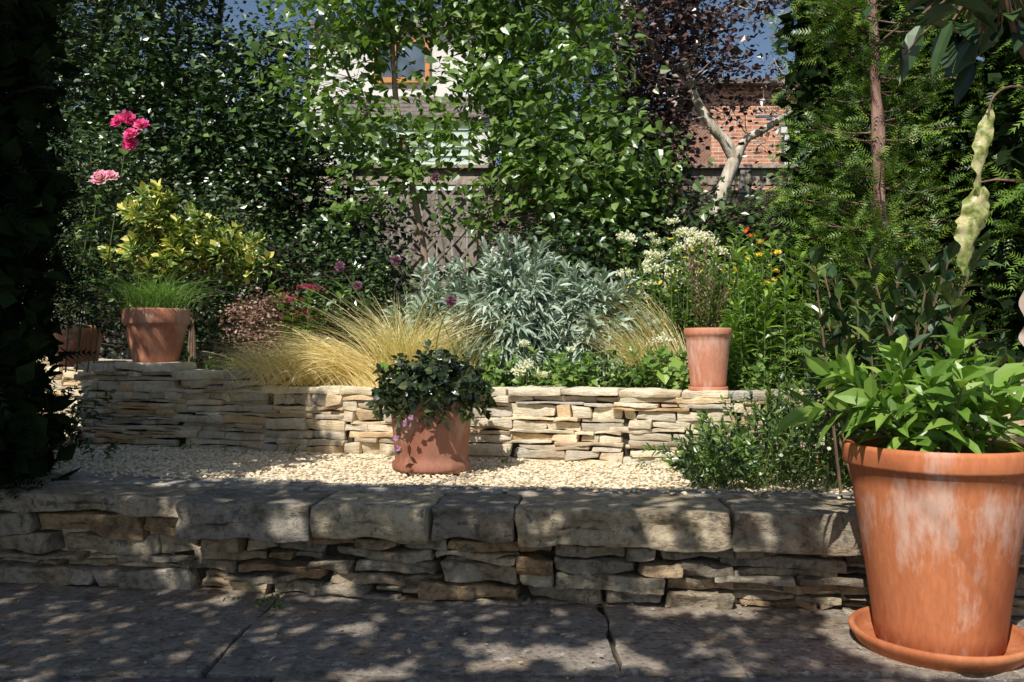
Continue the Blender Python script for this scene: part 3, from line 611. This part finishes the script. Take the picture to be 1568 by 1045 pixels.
for (x,y,z,bx) in [(-.50,3.65,1.085,-.2),(-.255,3.55,.905,-.35),(-.75,3.7,1.065,-.55),(-.38,4.2,1.56,-.3),(-.72,3.95,1.0,-.6)]:
    tube(mb,smoothline([(bx,y+.1,.53),(bx*.6+x*.4,y+.05,(z+.53)/2+.05),(x,y,z)],12),.0028,5,0)
    n=240; d=nrm(rng.normal(size=(n,3))); inst(mb,DI,DIF,np.array([x,y,z])+d*.008,d,rng.normal(size=(n,3)),.017,.009,1)
mb.build('drumstick_allium',[stemg,F_pur])
# variegated euonymus
mb=MB(); C=[(-1.90,4.6,1.42,.18,.2,.13),(-1.52,4.6,1.20,.22,.2,.12),(-1.82,4.6,1.18,.26,.2,.12),(-1.66,4.6,1.32,.2,.2,.10),(-2.05,4.6,1.25,.12,.15,.1)]
st=[smoothline([(-1.75,4.65,.52),(-1.75,4.65,.85),(x,4.6,z)],10) for x,z in((-1.9,1.35),(-1.5,1.15),(-1.7,1.25))]
for p in st: tube(mb,p,np.linspace(.012,.004,10),6,0)
Cc=crown(mb,C,92,2,.03,.06,.036,OV,OVF,1,attach=np.concatenate(st))
for c in Cc:
    n=14; a=np.arange(n)*2.4; e=np.linspace(-.2,1.2,n); ax=nrm(S*.6+UP*.5+rng.normal(size=3)*.4); q=nrm(np.cross(ax,[.3,.9,.1])); q2=np.cross(ax,q); sh=rng.normal()*.16
    D=(q*np.cos(a)[:,None]+q2*np.sin(a)[:,None])*np.cos(e)[:,None]+ax*np.sin(e)[:,None]
    inst(mb,OV,OVF,c+D*.012+ax*np.linspace(-.03,.03,n)[:,None],D,ax+rng.normal(size=(n,3))*.2,.064*rng.uniform(.75,1.1,n),.038,1,np.clip(.10+sh+.6*np.linspace(0,1,n)+rng.normal(size=n)*.22,0,1),.15)
mb.build('variegated_euonymus',[stemb,L_var])
mb=MB()
for b,t,n in [((-1.95,3.95,.6),(-1.78,3.9,1.64),12),((-2.0,3.9,.6),(-1.90,3.88,1.42),14),((-2.05,3.9,.6),(-2.0,3.88,1.25),14),((-1.95,3.9,.6),(-1.85,3.85,1.15),12),((-2.0,3.9,.6),(-1.93,3.85,1.3),14)]:
    leafy(mb,b,t,n,.070,.045,OV,OVF,0,1,t0=.35,e0=.0,e1=.6,droop=.3,r=.004,bow=.03)
for c in [(-1.80,3.87,1.745),(-1.735,3.86,1.68),(-1.70,3.88,1.73),(-1.745,3.87,1.64),(-1.76,3.88,1.76)]: flower(mb,np.array(c),np.array([.2,-.9,.5])+rng.normal(size=3)*.3,.040,8,5,2,.2)
flower(mb,np.array([-1.87,3.85,1.475]),[0,-.8,.6],.052,10,4,3,.15); flower(mb,np.array([-1.825,3.86,1.49]),[.3,-.7,.6],.036,8,3,3,.15)
mb.build('rose_bush',[stemg,L_mid,F_pink,F_lpink])
mb=MB(); crown(mb,[(-1.25,4.12,.82,.14,.12,.18),(-1.18,4.1,.66,.13,.1,.12)],100,28,.026,.018,.013,DI,DIF,1,attach=smoothline([(-1.2,4.15,.5),(-1.22,4.15,.7),(-1.25,4.15,.9)],8),twr=.002)
tube(mb,smoothline([(-1.2,4.15,.5),(-1.22,4.15,.7),(-1.25,4.15,.9)],8),.005,5,0); mb.build('bronze_barberry',[stemb,L_ber])
mb=MB()
for k in range(18):
    x=-1.02+rng.normal()*.10; y=4.2+rng.normal()*.07; z=rng.uniform(.84,1.04)
    leafy(mb,(x*.5-.51,y,.52),(x,y,z),14,.070,.036,OV,OVF,0,1,t0=.3,e0=.1,e1=.6,droop=.1)
    if k%2==0:
        n=60; P=np.array([x,y,z+.01])+rng.normal(size=(n,3))*np.array([.028,.028,.008]); inst(mb,DI,DIF,P,UP+rng.normal(size=(n,3))*.4,rng.normal(size=(n,3)),.013,.010,2)
mb.build('stonecrop_plant',[stemg,L_mid,F_red])
mb=MB()
for k in range(190):
    x=rng.uniform(-.25,1.0); y=np.interp(x,wallpl[:,0],wallpl[:,1])+rng.uniform(.15,.6)
    leafy(mb,(x,y,.51),(x+rng.normal()*.06,y-rng.uniform(0,.08),.55+rng.uniform(.01,.15)),12,.042,.026,OV,OVF,0,1,t0=.2,e0=.1,e1=.8,droop=.25,r=.0018)
for k in range(55):
    x=rng.uniform(-1.75,-1.15); y=np.interp(x,wallpl[:,0],wallpl[:,1])+rng.uniform(.18,.4)
    leafy(mb,(x,y,.51),(x+rng.normal()*.05,y,.58+rng.uniform(.02,.10)),9,.036,.026,OV,OVF,0,1,t0=.2,e0=.1,e1=.8,droop=.25,r=.0018)
mb.build('ground_cover_plants',[stemg,L_mid])
mb=MB()
def umbel(c,R,n,mat,sz=.011):
    P=np.array(c)+rng.normal(size=(n,3))*np.array([R,R,R*.5]); inst(mb,OV,OVF,P,UP*.5+rng.normal(size=(n,3)),S+rng.normal(size=(n,3))*.6,sz,sz*.8,mat)
for c,R in [((.06,3.52,.64),.022),((.03,3.54,.61),.016),((.62,3.50,.745),.020),((.05,3.60,.73),.010),((.12,3.50,.60),.016),((.25,3.6,.70),.008)]:
    tube(mb,smoothline([(c[0],c[1]+.03,.52),(c[0],c[1]+.01,c[2]-.05),c],6),.0018,4,0); umbel(c,R,110,2)
for k in range(24):
    x=rng.uniform(.58,1.10); y=rng.uniform(4.3,4.7); z=rng.uniform(.98,1.33)
    leafy(mb,(x*.8+.15,y,.52),(x,y,z-.02),18,.06,.026,OV,OVF,0,1,t0=.3,e0=.1,e1=.7,droop=.3)
    for j in range(3): umbel((x+rng.normal()*.022,y+rng.normal()*.02,z+rng.normal()*.026),.015,75,2,.013)
mb.build('white_flowered_perennial',[stemg,L_mid,F_white])
mb=MB()
for k in range(90):
    x=rng.uniform(.55,1.3); y=rng.uniform(3.9,4.4); z=rng.uniform(.8,1.22)
    leafy(mb,(x*.8+.15,y,.52),(x,y,z),16,.055,.018,LN,OVF,0,1,t0=.25,e0=.2,e1=.9,droop=.2,r=.002)
    if k%3: flower(mb,np.array([x,y,z+.005]),UP*.6+S*.6+rng.normal(size=3)*.3,.017,8,1,2,.1)
mb.build('yellow_daisy_plant',[stemg,L_mid,F_yel])
mb=MB()
for k in range(44):
    x=rng.uniform(.86,1.28); y=rng.uniform(3.45,3.95); z=rng.uniform(.75,1.20)
    leafy(mb,(x+rng.normal()*.03,y,.52),(x,y,z),26,.095,.021,LN,OVF,0,1,t0=.08,e0=.2,e1=.9,droop=.35,r=.003,bow=.0)
for c in [(1.03,3.7,1.22),(1.09,3.72,1.17),(1.06,3.75,1.2)]: flower(mb,np.array(c),[rng.normal()*.5,-.5,.6],.022,6,1,2,.5)
for c in [(.95,3.62,1.04),(1.14,3.68,1.04),(1.08,3.6,.98),(1.05,3.6,1.1),(1.16,3.7,1.12)]: flower(mb,np.array(c),[rng.normal()*.3,-.5,.8],.022,6,2,3,.4)
mb.build('day_lily_plants',[stemg,L_bri,F_or,F_yel])
mb=MB()
for (x,y,z,l) in [(.60,3.42,.60,.10),(.68,3.45,.62,.09),(.56,3.46,.63,.08),(.64,3.5,.66,.08),(-.55,3.62,.6,.07),(-.48,3.64,.58,.06),(-.42,3.66,.57,.06)]:
    tube(mb,[(x,y+.05,.52),(x,y,z+.03)],.003,5,0); inst(mb,OV,OVF,[(x,y,z+.05)],[[rng.normal()*.5,-.5,-.5]],[[rng.normal()*.3,-.5,.7]],l,l*.8,1,None,.15)
mb.build('broad_leaf_perennial',[stemg,L_bri])
mb=MB(); b=np.array([-1.668,3.98,.87]); n=620
tuft(mb,b,n,(.19,.34),(.05,.75),(.1,.6),W=.0042,fall=.5,r=.055); mb.build('chives_plant',[L_gr])
mb=MB()
for k in range(26):
    a=rng.uniform(0,6.28); r=rng.uniform(0,.13)
    leafy(mb,(.75+math.cos(a)*.03,3.26,.75),(.75+math.cos(a)*r,3.26+math.sin(a)*r,rng.uniform(.90,1.12)),30,.026,.008,LN,OVF,0,1+(k%3==0),t0=.2,e0=.3,e1=1.,droop=.1,r=.002,bow=0)
mb.build('rosemary_plant',[stemb,L_mid,L_ber])
mb=MB()
for k in range(140):
    a=rng.uniform(0,6.28); r=rng.uniform(.02,.215); z=.635+.03*rng.normal()-max(0,r-.13)*1.1
    leafy(mb,(-.29+math.cos(a)*r*.5,3.07+math.sin(a)*r*.5,.53),(-.29+math.cos(a)*r,3.07+math.sin(a)*r,z),13,.036,.028,OV,OVF,0,1,t0=.2,e0=.0,e1=.9,droop=.25,r=.002)
for k in range(60):
    a=rng.uniform(2.9,6.5); x=-.29+math.cos(a)*.20; y=3.07+math.sin(a)*.20
    leafy(mb,(-.29+math.cos(a)*.14,3.07+math.sin(a)*.14,.56),(x,y,rng.uniform(.46,.56)),10,.034,.028,OV,OVF,0,1,t0=.2,e0=.0,e1=.6,droop=.3,r=.002)
leafy(mb,(-.38,2.92,.5),(-.385,2.885,.36),10,.026,.02,OV,OVF,0,1,t0=.2,e0=.0,e1=.6,droop=.3,r=.0015)
for c in [(-.36,2.86,.45),(-.39,2.865,.40),(-.34,2.86,.47),(-.385,2.87,.365)]: flower(mb,np.array(c),[rng.normal()*.4,-1,.1],.012,5,1,2,.2)
mb.build('trailing_petunia',[stemg,L_purp,F_pur])
# large pot plant
mb=MB()
for k in range(20):
    a=k*2.4; r=.03+.17*math.sqrt((k+.5)/20); z=.755-.17*(r/.19)+rng.normal()*.03
    bx,by=1.0+math.cos(a)*r*.45,2.0+math.sin(a)*r*.45
    leafy(mb,(bx,by,.44),(.99+math.cos(a)*r,2.0+math.sin(a)*r,z),16,.112,.034,OV,OVF,0,1,t0=.2,e0=.1,e1=1.1,droop=.34,r=.0045,bow=.05)
for tip in [(.70,1.98,.56),(.76,2.02,.63),(.82,1.93,.58),(.80,2.1,.66)]: leafy(mb,(.93,1.98,.45),tip,9,.095,.045,OV,OVF,0,1,t0=.45,e0=.0,e1=.9,droop=.3,r=.0045,bow=.15)
mb.build('hydrangea_plant',[stemg,L_bri])
mb=MB()
for k in range(40):
    x=rng.uniform(.88,1.42); y=rng.uniform(2.3,2.65); z=rng.uniform(.62,.98)
    leafy(mb,(1.1+rng.normal()*.08,2.45,.2),(x,y,z),18,.088,.032,OV,OVF,0,1,t0=.45,e0=.0,e1=1.0,droop=.2,r=.005,bow=.02)
mb.build('rhododendron_shrub',[stemb,L_dark])
mb=MB()
for k in range(270):
    x=rng.uniform(.56,1.5); y=rng.uniform(2.58,3.05); h=np.interp(x,[.55,.8,1.1,1.5],[.10,.26,.38,.46])*rng.uniform(.6,1.1)
    leafy(mb,(x*.9+.1,y+.05,.26),(x+rng.normal()*.05,y-rng.uniform(0,.1),.27+h),22,.034,.011,LN,OVF,0,1+2*(k%2==0),t0=.15,e0=.2,e1=1.,droop=.15,r=.002)
n=420; b=np.stack([rng.uniform(.58,1.2,n),rng.uniform(2.6,2.95,n),np.full(n,.26)],1); blades(mb,b,rng.uniform(0,6.28,n),rng.uniform(.1,.8,n),rng.uniform(.1,.6,n),rng.uniform(.1,.26,n),.003,1,.4,1,6)
for k in range(10): flower(mb,np.array([rng.uniform(.65,1.1),rng.uniform(2.55,2.65),rng.uniform(.3,.45)]),[0,-.7,.7],.008,6,1,2,.1)
mb.build('lavender_bush',[stemg,L_mid,F_white,L_dark])
mb=MB()
for k in range(150):
    x=rng.uniform(-3.0,-2.0); y=rng.uniform(3.35,4.3)
    leafy(mb,(x,y,.26),(x+rng.normal()*.07,y-.03,.30+rng.uniform(.05,.25)),12,.045,.024,OV,OVF,0,1,t0=.2,e0=.1,e1=.8,droop=.3,r=.002)
    if k%4==0: flower(mb,np.array([x,y-.05,.36+rng.uniform(0,.2)]),[0,-.7,.7],.014,5,1,2,.1)
for k in range(60):
    x=rng.uniform(-2.6,-1.55); y=rng.uniform(2.9,3.5)-(x+2)*.15
    if x>-1.6: continue
    leafy(mb,(x,y,.26),(x+rng.normal()*.07,y-.03,.28+rng.uniform(.03,.14)),12,.04,.022,OV,OVF,0,1,t0=.2,e0=.1,e1=.8,droop=.3,r=.002)
mb.build('shade_ground_cover',[stemg,L_dark,F_white])
mb=MB()
for (x,y,z,n_) in [(-.93,3.56,.262,5),(-.03,3.3,.262,3),(.50,3.14,.262,4),(-1.45,3.76,.262,4),(-.7,2.33,.0,4),(-.62,2.30,.0,3)]:
    for k in range(n_): leafy(mb,(x+rng.normal()*.012,y+rng.normal()*.01,z),(x+rng.normal()*.035,y-.02+rng.normal()*.02,z+rng.uniform(.012,.045)),7,.013,.008,OV,OVF,0,1,t0=.1,e0=.1,e1=.8,r=.001)
mb.build('self_seeded_weeds',[stemg,L_mid])
# withering tall plant at right edge
mb=MB()
stalk=smoothline([(1.50,2.32,.2),(1.49,2.3,.62),(1.44,2.28,.85),(1.44,2.25,1.15),(1.38,2.2,1.36),(1.28,2.15,1.50),(1.22,2.1,1.62)],34); tube(mb,stalk,np.linspace(.013,.006,34),8,0,wob=.003)
for z in np.linspace(.62,.98,14):
    k=np.argmin(abs(stalk[:,2]-z)); n=3
    inst(mb,OV,OVF,np.repeat([stalk[k]],n,0),np.stack([rng.normal(size=n)*.4-.3,rng.normal(size=n)*.4-.2,-np.ones(n)],1),rng.normal(size=(n,3)),.08,.03,3,None,0)
def ribbon(pts,ws,mat,tw=0,n=44,ruf=1.0):
    p=smoothline(pts,n); w=np.interp(np.linspace(0,1,n),np.linspace(0,1,len(ws)),ws); w=np.convolve(np.pad(w,2,'edge'),np.ones(5)/5,'valid'); V=[];ph=random.random()*6; U7=np.linspace(-1,1,7)
    for i in range(n):
        s_=i/n*9; row=[]
        for j,u in enumerate(U7):
            edge=1+ruf*(.16*math.sin(s_*2.3+(2.1 if u>0 else 0)+ph)+.07*math.sin(s_*6.1+(1.3 if u>0 else 4)))
            a=tw*i/n+.25*math.sin(s_*.7+ph); d=np.array([math.cos(a),math.sin(a),0]); nn=np.array([-math.sin(a),math.cos(a),0])
            row.append(p[i]+d*w[i]*u*edge+nn*w[i]*(u*u*.5+ruf*.30*abs(u)*math.sin(s_*3.1+u*3))+np.array([0,0,.2*w[i]*abs(u)]))
        V+=row
    V=np.array(V); i=np.arange(n-1)[:,None]*7; j=np.arange(6)[None]
    F=np.stack([i+j,i+j+1,i+j+8,i+j+7],-1).reshape(-1,4)
    mb.add(V,[F],mat,np.repeat(rng.random(n)*.7+.15,7),.5,np.tile(abs(U7),n))
ribbon([(1.20,2.12,1.30),(1.178,2.1,1.22),(1.165,2.1,1.14),(1.16,2.1,1.08)],[.006,.026,.024,.012],2,.9,44,.8)
ribbon([(1.162,2.1,1.10),(1.155,2.1,1.03),(1.14,2.1,.96),(1.12,2.1,.88)],[.012,.034,.042,.032,.003],2,.5,44,.8)
tube(mb,smoothline([(1.38,2.2,1.36),(1.28,2.16,1.37),(1.21,2.13,1.33),(1.185,2.11,1.25)],12),.003,6,0)
ribbon([(1.44,2.28,.98),(1.36,2.2,.88),(1.34,2.2,.77),(1.345,2.2,.68),(1.32,2.2,.58)],[.01,.03,.024,.036,.006],3,1.4)
for k in range(44):
    c=np.array([rng.uniform(.98,1.42),rng.uniform(2.0,2.3),rng.uniform(1.47,1.66)]); d=np.array([rng.normal()*.8,-.3+rng.normal()*.3,-.2])
    inst(mb,OV,OVF,[c],[d],[UP+rng.normal(size=3)*.4],rng.uniform(.09,.15),.055,1,rng.random()*.5,.25)
    tube(mb,smoothline([(1.22,2.1,1.62),(c+np.array([1.22,2.1,1.68]))/2,c],5),.003,5,0)
F_pale=leafmat('dry_pale_leaf',[(0,(.46,.33,.27)),(1,(.70,.58,.50))],trans=.2,gloss=0)
mb.build('wilting_sunflower',[stemb,L_dark,L_dead,F_pale],smooth=(0,2,3))

mb=MB(); n=300
P=np.stack([rng.uniform(-1.8,1.3,n),rng.uniform(1.5,2.35,n),np.full(n,.007)],1); P2=np.stack([rng.uniform(-1.8,1.0,n),rng.uniform(2.5,2.75,n),np.full(n,.281)],1)
PP=np.concatenate([P,P2[:90]]); m=len(PP); l=rng.uniform(.006,.02,m); D=rng.normal(size=(m,3)); D[:,2]=.1*abs(D[:,2]); inst(mb,OV,OVF,PP,D,UP,l,l*.5,0)
mb.build('leaf_litter',[F_pale])

# ---------------------------------------------------------------- fence
wood=barkmat('weathered_wood',(.15,.125,.105),(.36,.31,.27),9); woodl=barkmat('pale_wood',(.26,.21,.16),(.50,.42,.34),9)
root=empty('wooden_fence'); mb=MB(); x=-7
while x<7:
    w=.14; box(mb,(x+w/2,7.9+random.uniform(-.004,.004),1.15),(w/2-.003,.01,1.05),0,random.random()); x+=w
mb.build('boards',[wood],parent=root)
mb=MB(); box(mb,(0,7.86,2.31),(7,.035,.07),0); box(mb,(0,7.84,2.40),(7,.07,.015),0); mb.build('top_rail',[woodl],parent=root)
mb=MB()
for x in np.arange(-7,7.1,1.83): box(mb,(x,7.82,1.22),(.05,.035,1.2),0)
mb.build('posts',[wood],parent=root)
mb=MB()
for x in np.arange(-7,7,.2):
    box(mb,(x+random.uniform(-.02,.02),7.80,1.85),(.013,.006,.50),0,roll=.7+random.uniform(-.06,.06)); box(mb,(x+random.uniform(-.02,.02),7.786,1.85),(.013,.006,.50),0,roll=-.7+random.uniform(-.06,.06))
mb.build('trellis',[wood],parent=root)

# ---------------------------------------------------------------- houses
white=simple('white_render',(.76,.74,.68),.8,.06,3,.1); siding=simple('pale_green_boards',(.58,.69,.57),.6,.08,6,.1)
tile=simple('roof_tile',(.17,.145,.13),.85,.35,9,.4); orange=simple('orange_timber',(.60,.24,.06),.5,.15,10,0)
glass,nt,b=newmat('window_glass'); b.inputs['Roughness'].default_value=.06; b.inputs['Specular IOR Level'].default_value=.9
nt.links.new(ramp(nt,noise(nt,objco(nt),1.5,2),[(.4,(.05,.07,.09)),(.6,(.16,.21,.27))]),b.inputs['Base Color'])
def brickmat():
    m,nt,b=newmat('red_brick'); t=nt.nodes.new('ShaderNodeTexCoord'); s=nt.nodes.new('ShaderNodeSeparateXYZ'); c=nt.nodes.new('ShaderNodeCombineXYZ')
    nt.links.new(t.outputs['Object'],s.inputs[0]); xy=math_(nt,'ADD',s.outputs[0],s.outputs[1]); nt.links.new(xy,c.inputs[0]); nt.links.new(s.outputs[2],c.inputs[1])
    br=nt.nodes.new('ShaderNodeTexBrick'); nt.links.new(c.outputs[0],br.inputs[0]); br.inputs['Scale'].default_value=1.0
    br.inputs['Brick Width'].default_value=.225; br.inputs['Row Height'].default_value=.075; br.inputs['Mortar Size'].default_value=.008
    br.inputs['Color1'].default_value=(.66,.28,.15,1); br.inputs['Color2'].default_value=(.46,.18,.11,1); br.inputs['Mortar'].default_value=(.66,.57,.46,1)
    n=noise(nt,t.outputs['Object'],6,4); col=mix(nt,1.0,br.outputs[0],ramp(nt,n,[(.3,(.75,.75,.75)),(.7,(1.15,1.15,1.15))]),'MULTIPLY')
    nt.links.new(col,b.inputs['Base Color']); b.inputs['Roughness'].default_value=.85; bump(nt,b,br.outputs['Fac'],-.4,.01); return m
brick=brickmat()
def roofslope(mb,x0,x1,y0,z0,y1,z1,rows):
    for k in range(rows):
        a=k/rows; b_=(k+1)/rows; yA=y0+(y1-y0)*a; zA=z0+(z1-z0)*a; yB=y0+(y1-y0)*b_; zB=z0+(z1-z0)*b_
        mb.add([[x0,yA,zA+.03],[x1,yA,zA+.03],[x1,yB,zB+.005],[x0,yB,zB+.005],[x0,yA,zA-.01],[x1,yA,zA-.01]],[[[0,1,2,3],[4,5,1,0]]],0,random.random())
h=empty('rendered_house')
mb=MB(); box(mb,(-2.0,17.5,3.2),(1.6,2.5,3.25),0); mb.build('walls',[white],parent=h)
mb=MB(); roofslope(mb,-3.8,-.2,14.8,6.4,17.5,7.6,14); roofslope(mb,-3.8,-.2,20.2,6.4,17.5,7.6,14); mb.build('roof',[tile],parent=h)
mb=MB()
for x in np.arange(0,12): box(mb,(-1.9,14.62,2.95+.15*x),(1.15,.02,.068),0); box(mb,(-1.9,14.60,2.88+.15*x),(1.15,.03,.006),0)
mb.build('cladding',[siding],parent=h)
mb=MB(); box(mb,(-1.7,14.81,2.35),(1.3,.18,2.35),0); mb.build('extension_walls',[white],parent=h)
mb=MB(); roofslope(mb,-3.2,-.2,14.45,4.72,14.99,5.22,5); mb.build('extension_roof',[tile],parent=h)
mb=MB(); wx,wz=-1.95,5.86
box(mb,(wx,14.97,wz-.36),(.50,.05,.045),0); box(mb,(wx,14.97,wz+.36),(.50,.05,.045),0)
for dx in(-.455,-.14,.455): box(mb,(wx+dx,14.965,wz),(.04,.045,.313),0)
mb.build('window_frame',[orange],parent=h)
mb=MB(); box(mb,(wx,14.985,wz),(.44,.012,.31),0); mb.build('window_glass_pane',[glass],parent=h)
h=empty('brick_house')
mb=MB(); box(mb,(6.0,19.5,3.05),(2.0,2.5,3.05),0); mb.build('walls',[brick],parent=h)
mb=MB(); roofslope(mb,3.7,8.3,16.8,6.05,19.5,6.9,12); roofslope(mb,3.7,8.3,22.2,6.05,19.5,6.9,12); mb.build('roof',[tile],parent=h)
mb=MB(); box(mb,(6,16.75,6.06),(2.3,.05,.05),0); box(mb,(4.2,16.9,3.9),(.2,.08,.42),0); mb.build('fascia_and_window_frame',[tile],parent=h)
mb=MB(); box(mb,(4.2,16.81,3.9),(.15,.012,.36),0); mb.build('window_glass_pane',[glass],parent=h)
h=empty('conservatory')
mb=MB(); 
for x in (3.9,4.4,4.9,5.4): box(mb,(x,12.0,1.9),(.04,.04,1.9),0)
box(mb,(4.65,12.0,3.85),(.85,.06,.06),0); box(mb,(4.65,11.98,3.3),(.85,.05,.04),0); mb.build('frame',[white],parent=h)
mb=MB(); roofslope(mb,3.75,5.5,11.9,3.93,13.6,4.5,3); mb.build('roof',[glass],parent=h)
mb=MB(); box(mb,(4.65,12.02,1.9),(.82,.01,1.85),0); mb.build('glazing',[glass],parent=h)
h=empty('garden_shed')
mb=MB(); box(mb,(-4.3,11.5,1.7),(.9,.9,1.7),0); mb.build('walls',[siding],parent=h)
mb=MB(); roofslope(mb,-5.3,-3.3,10.4,3.38,12.6,3.8,5); mb.build('roof',[tile],parent=h)

def far(name,x,y,h,r,n):
    mb=MB(); tr=smoothline([(x,y,0),(x,y,h*.5),(x,y,h*.9)],8); tube(mb,tr,np.linspace(.2,.06,8),7,0)
    crown(mb,[(x,y,h*.62,r,r,h*.36),(x-r*.5,y,h*.45,r*.7,r*.7,h*.25),(x+r*.5,y,h*.5,r*.7,r*.7,h*.25)],n,50,.35,.16,.10,DI,DIF,1,attach=tr[2:],twr=.03)
    mb.build(name,[bark_d,L_dark],smooth=(0,))
far('distant_tree',-7.5,16,7.2,2.4,150); far('distant_tree.001',3.4,24,6.6,2.4,110); far('distant_tree.002',9.5,16,8.0,2.6,130)

# ---------------------------------------------------------------- light, sky, camera
w=bpy.data.worlds.new('World'); scene.world=w; w.use_nodes=True; nt=w.node_tree
sky=nt.nodes.new('ShaderNodeTexSky'); sky.sky_type='NISHITA'; sky.sun_disc=False
el=math.asin(S[2]); sky.sun_elevation=el; sky.sun_rotation=math.atan2(S[0],S[1])
bg=nt.nodes['Background']; bg.inputs[1].default_value=.09; nt.links.new(sky.outputs[0],bg.inputs[0])
ld=bpy.data.lights.new('sun','SUN'); ld.energy=5.0; ld.angle=math.radians(.5); ld.color=(1,.95,.87)
lo=bpy.data.objects.new('sun',ld); scene.collection.objects.link(lo); lo.rotation_euler=Vector(S).to_track_quat('Z','Y').to_euler()
cd=bpy.data.cameras.new('camera'); cd.lens=29.85; cd.sensor_width=36; cd.clip_end=2000; cd.clip_start=.05
co=bpy.data.objects.new('camera',cd); scene.collection.objects.link(co); co.location=(0,0,.69); co.rotation_euler=(math.radians(90.77),0,0)
scene.camera=co
scene.view_settings.view_transform='Standard'; scene.view_settings.look='None'; scene.view_settings.exposure=0
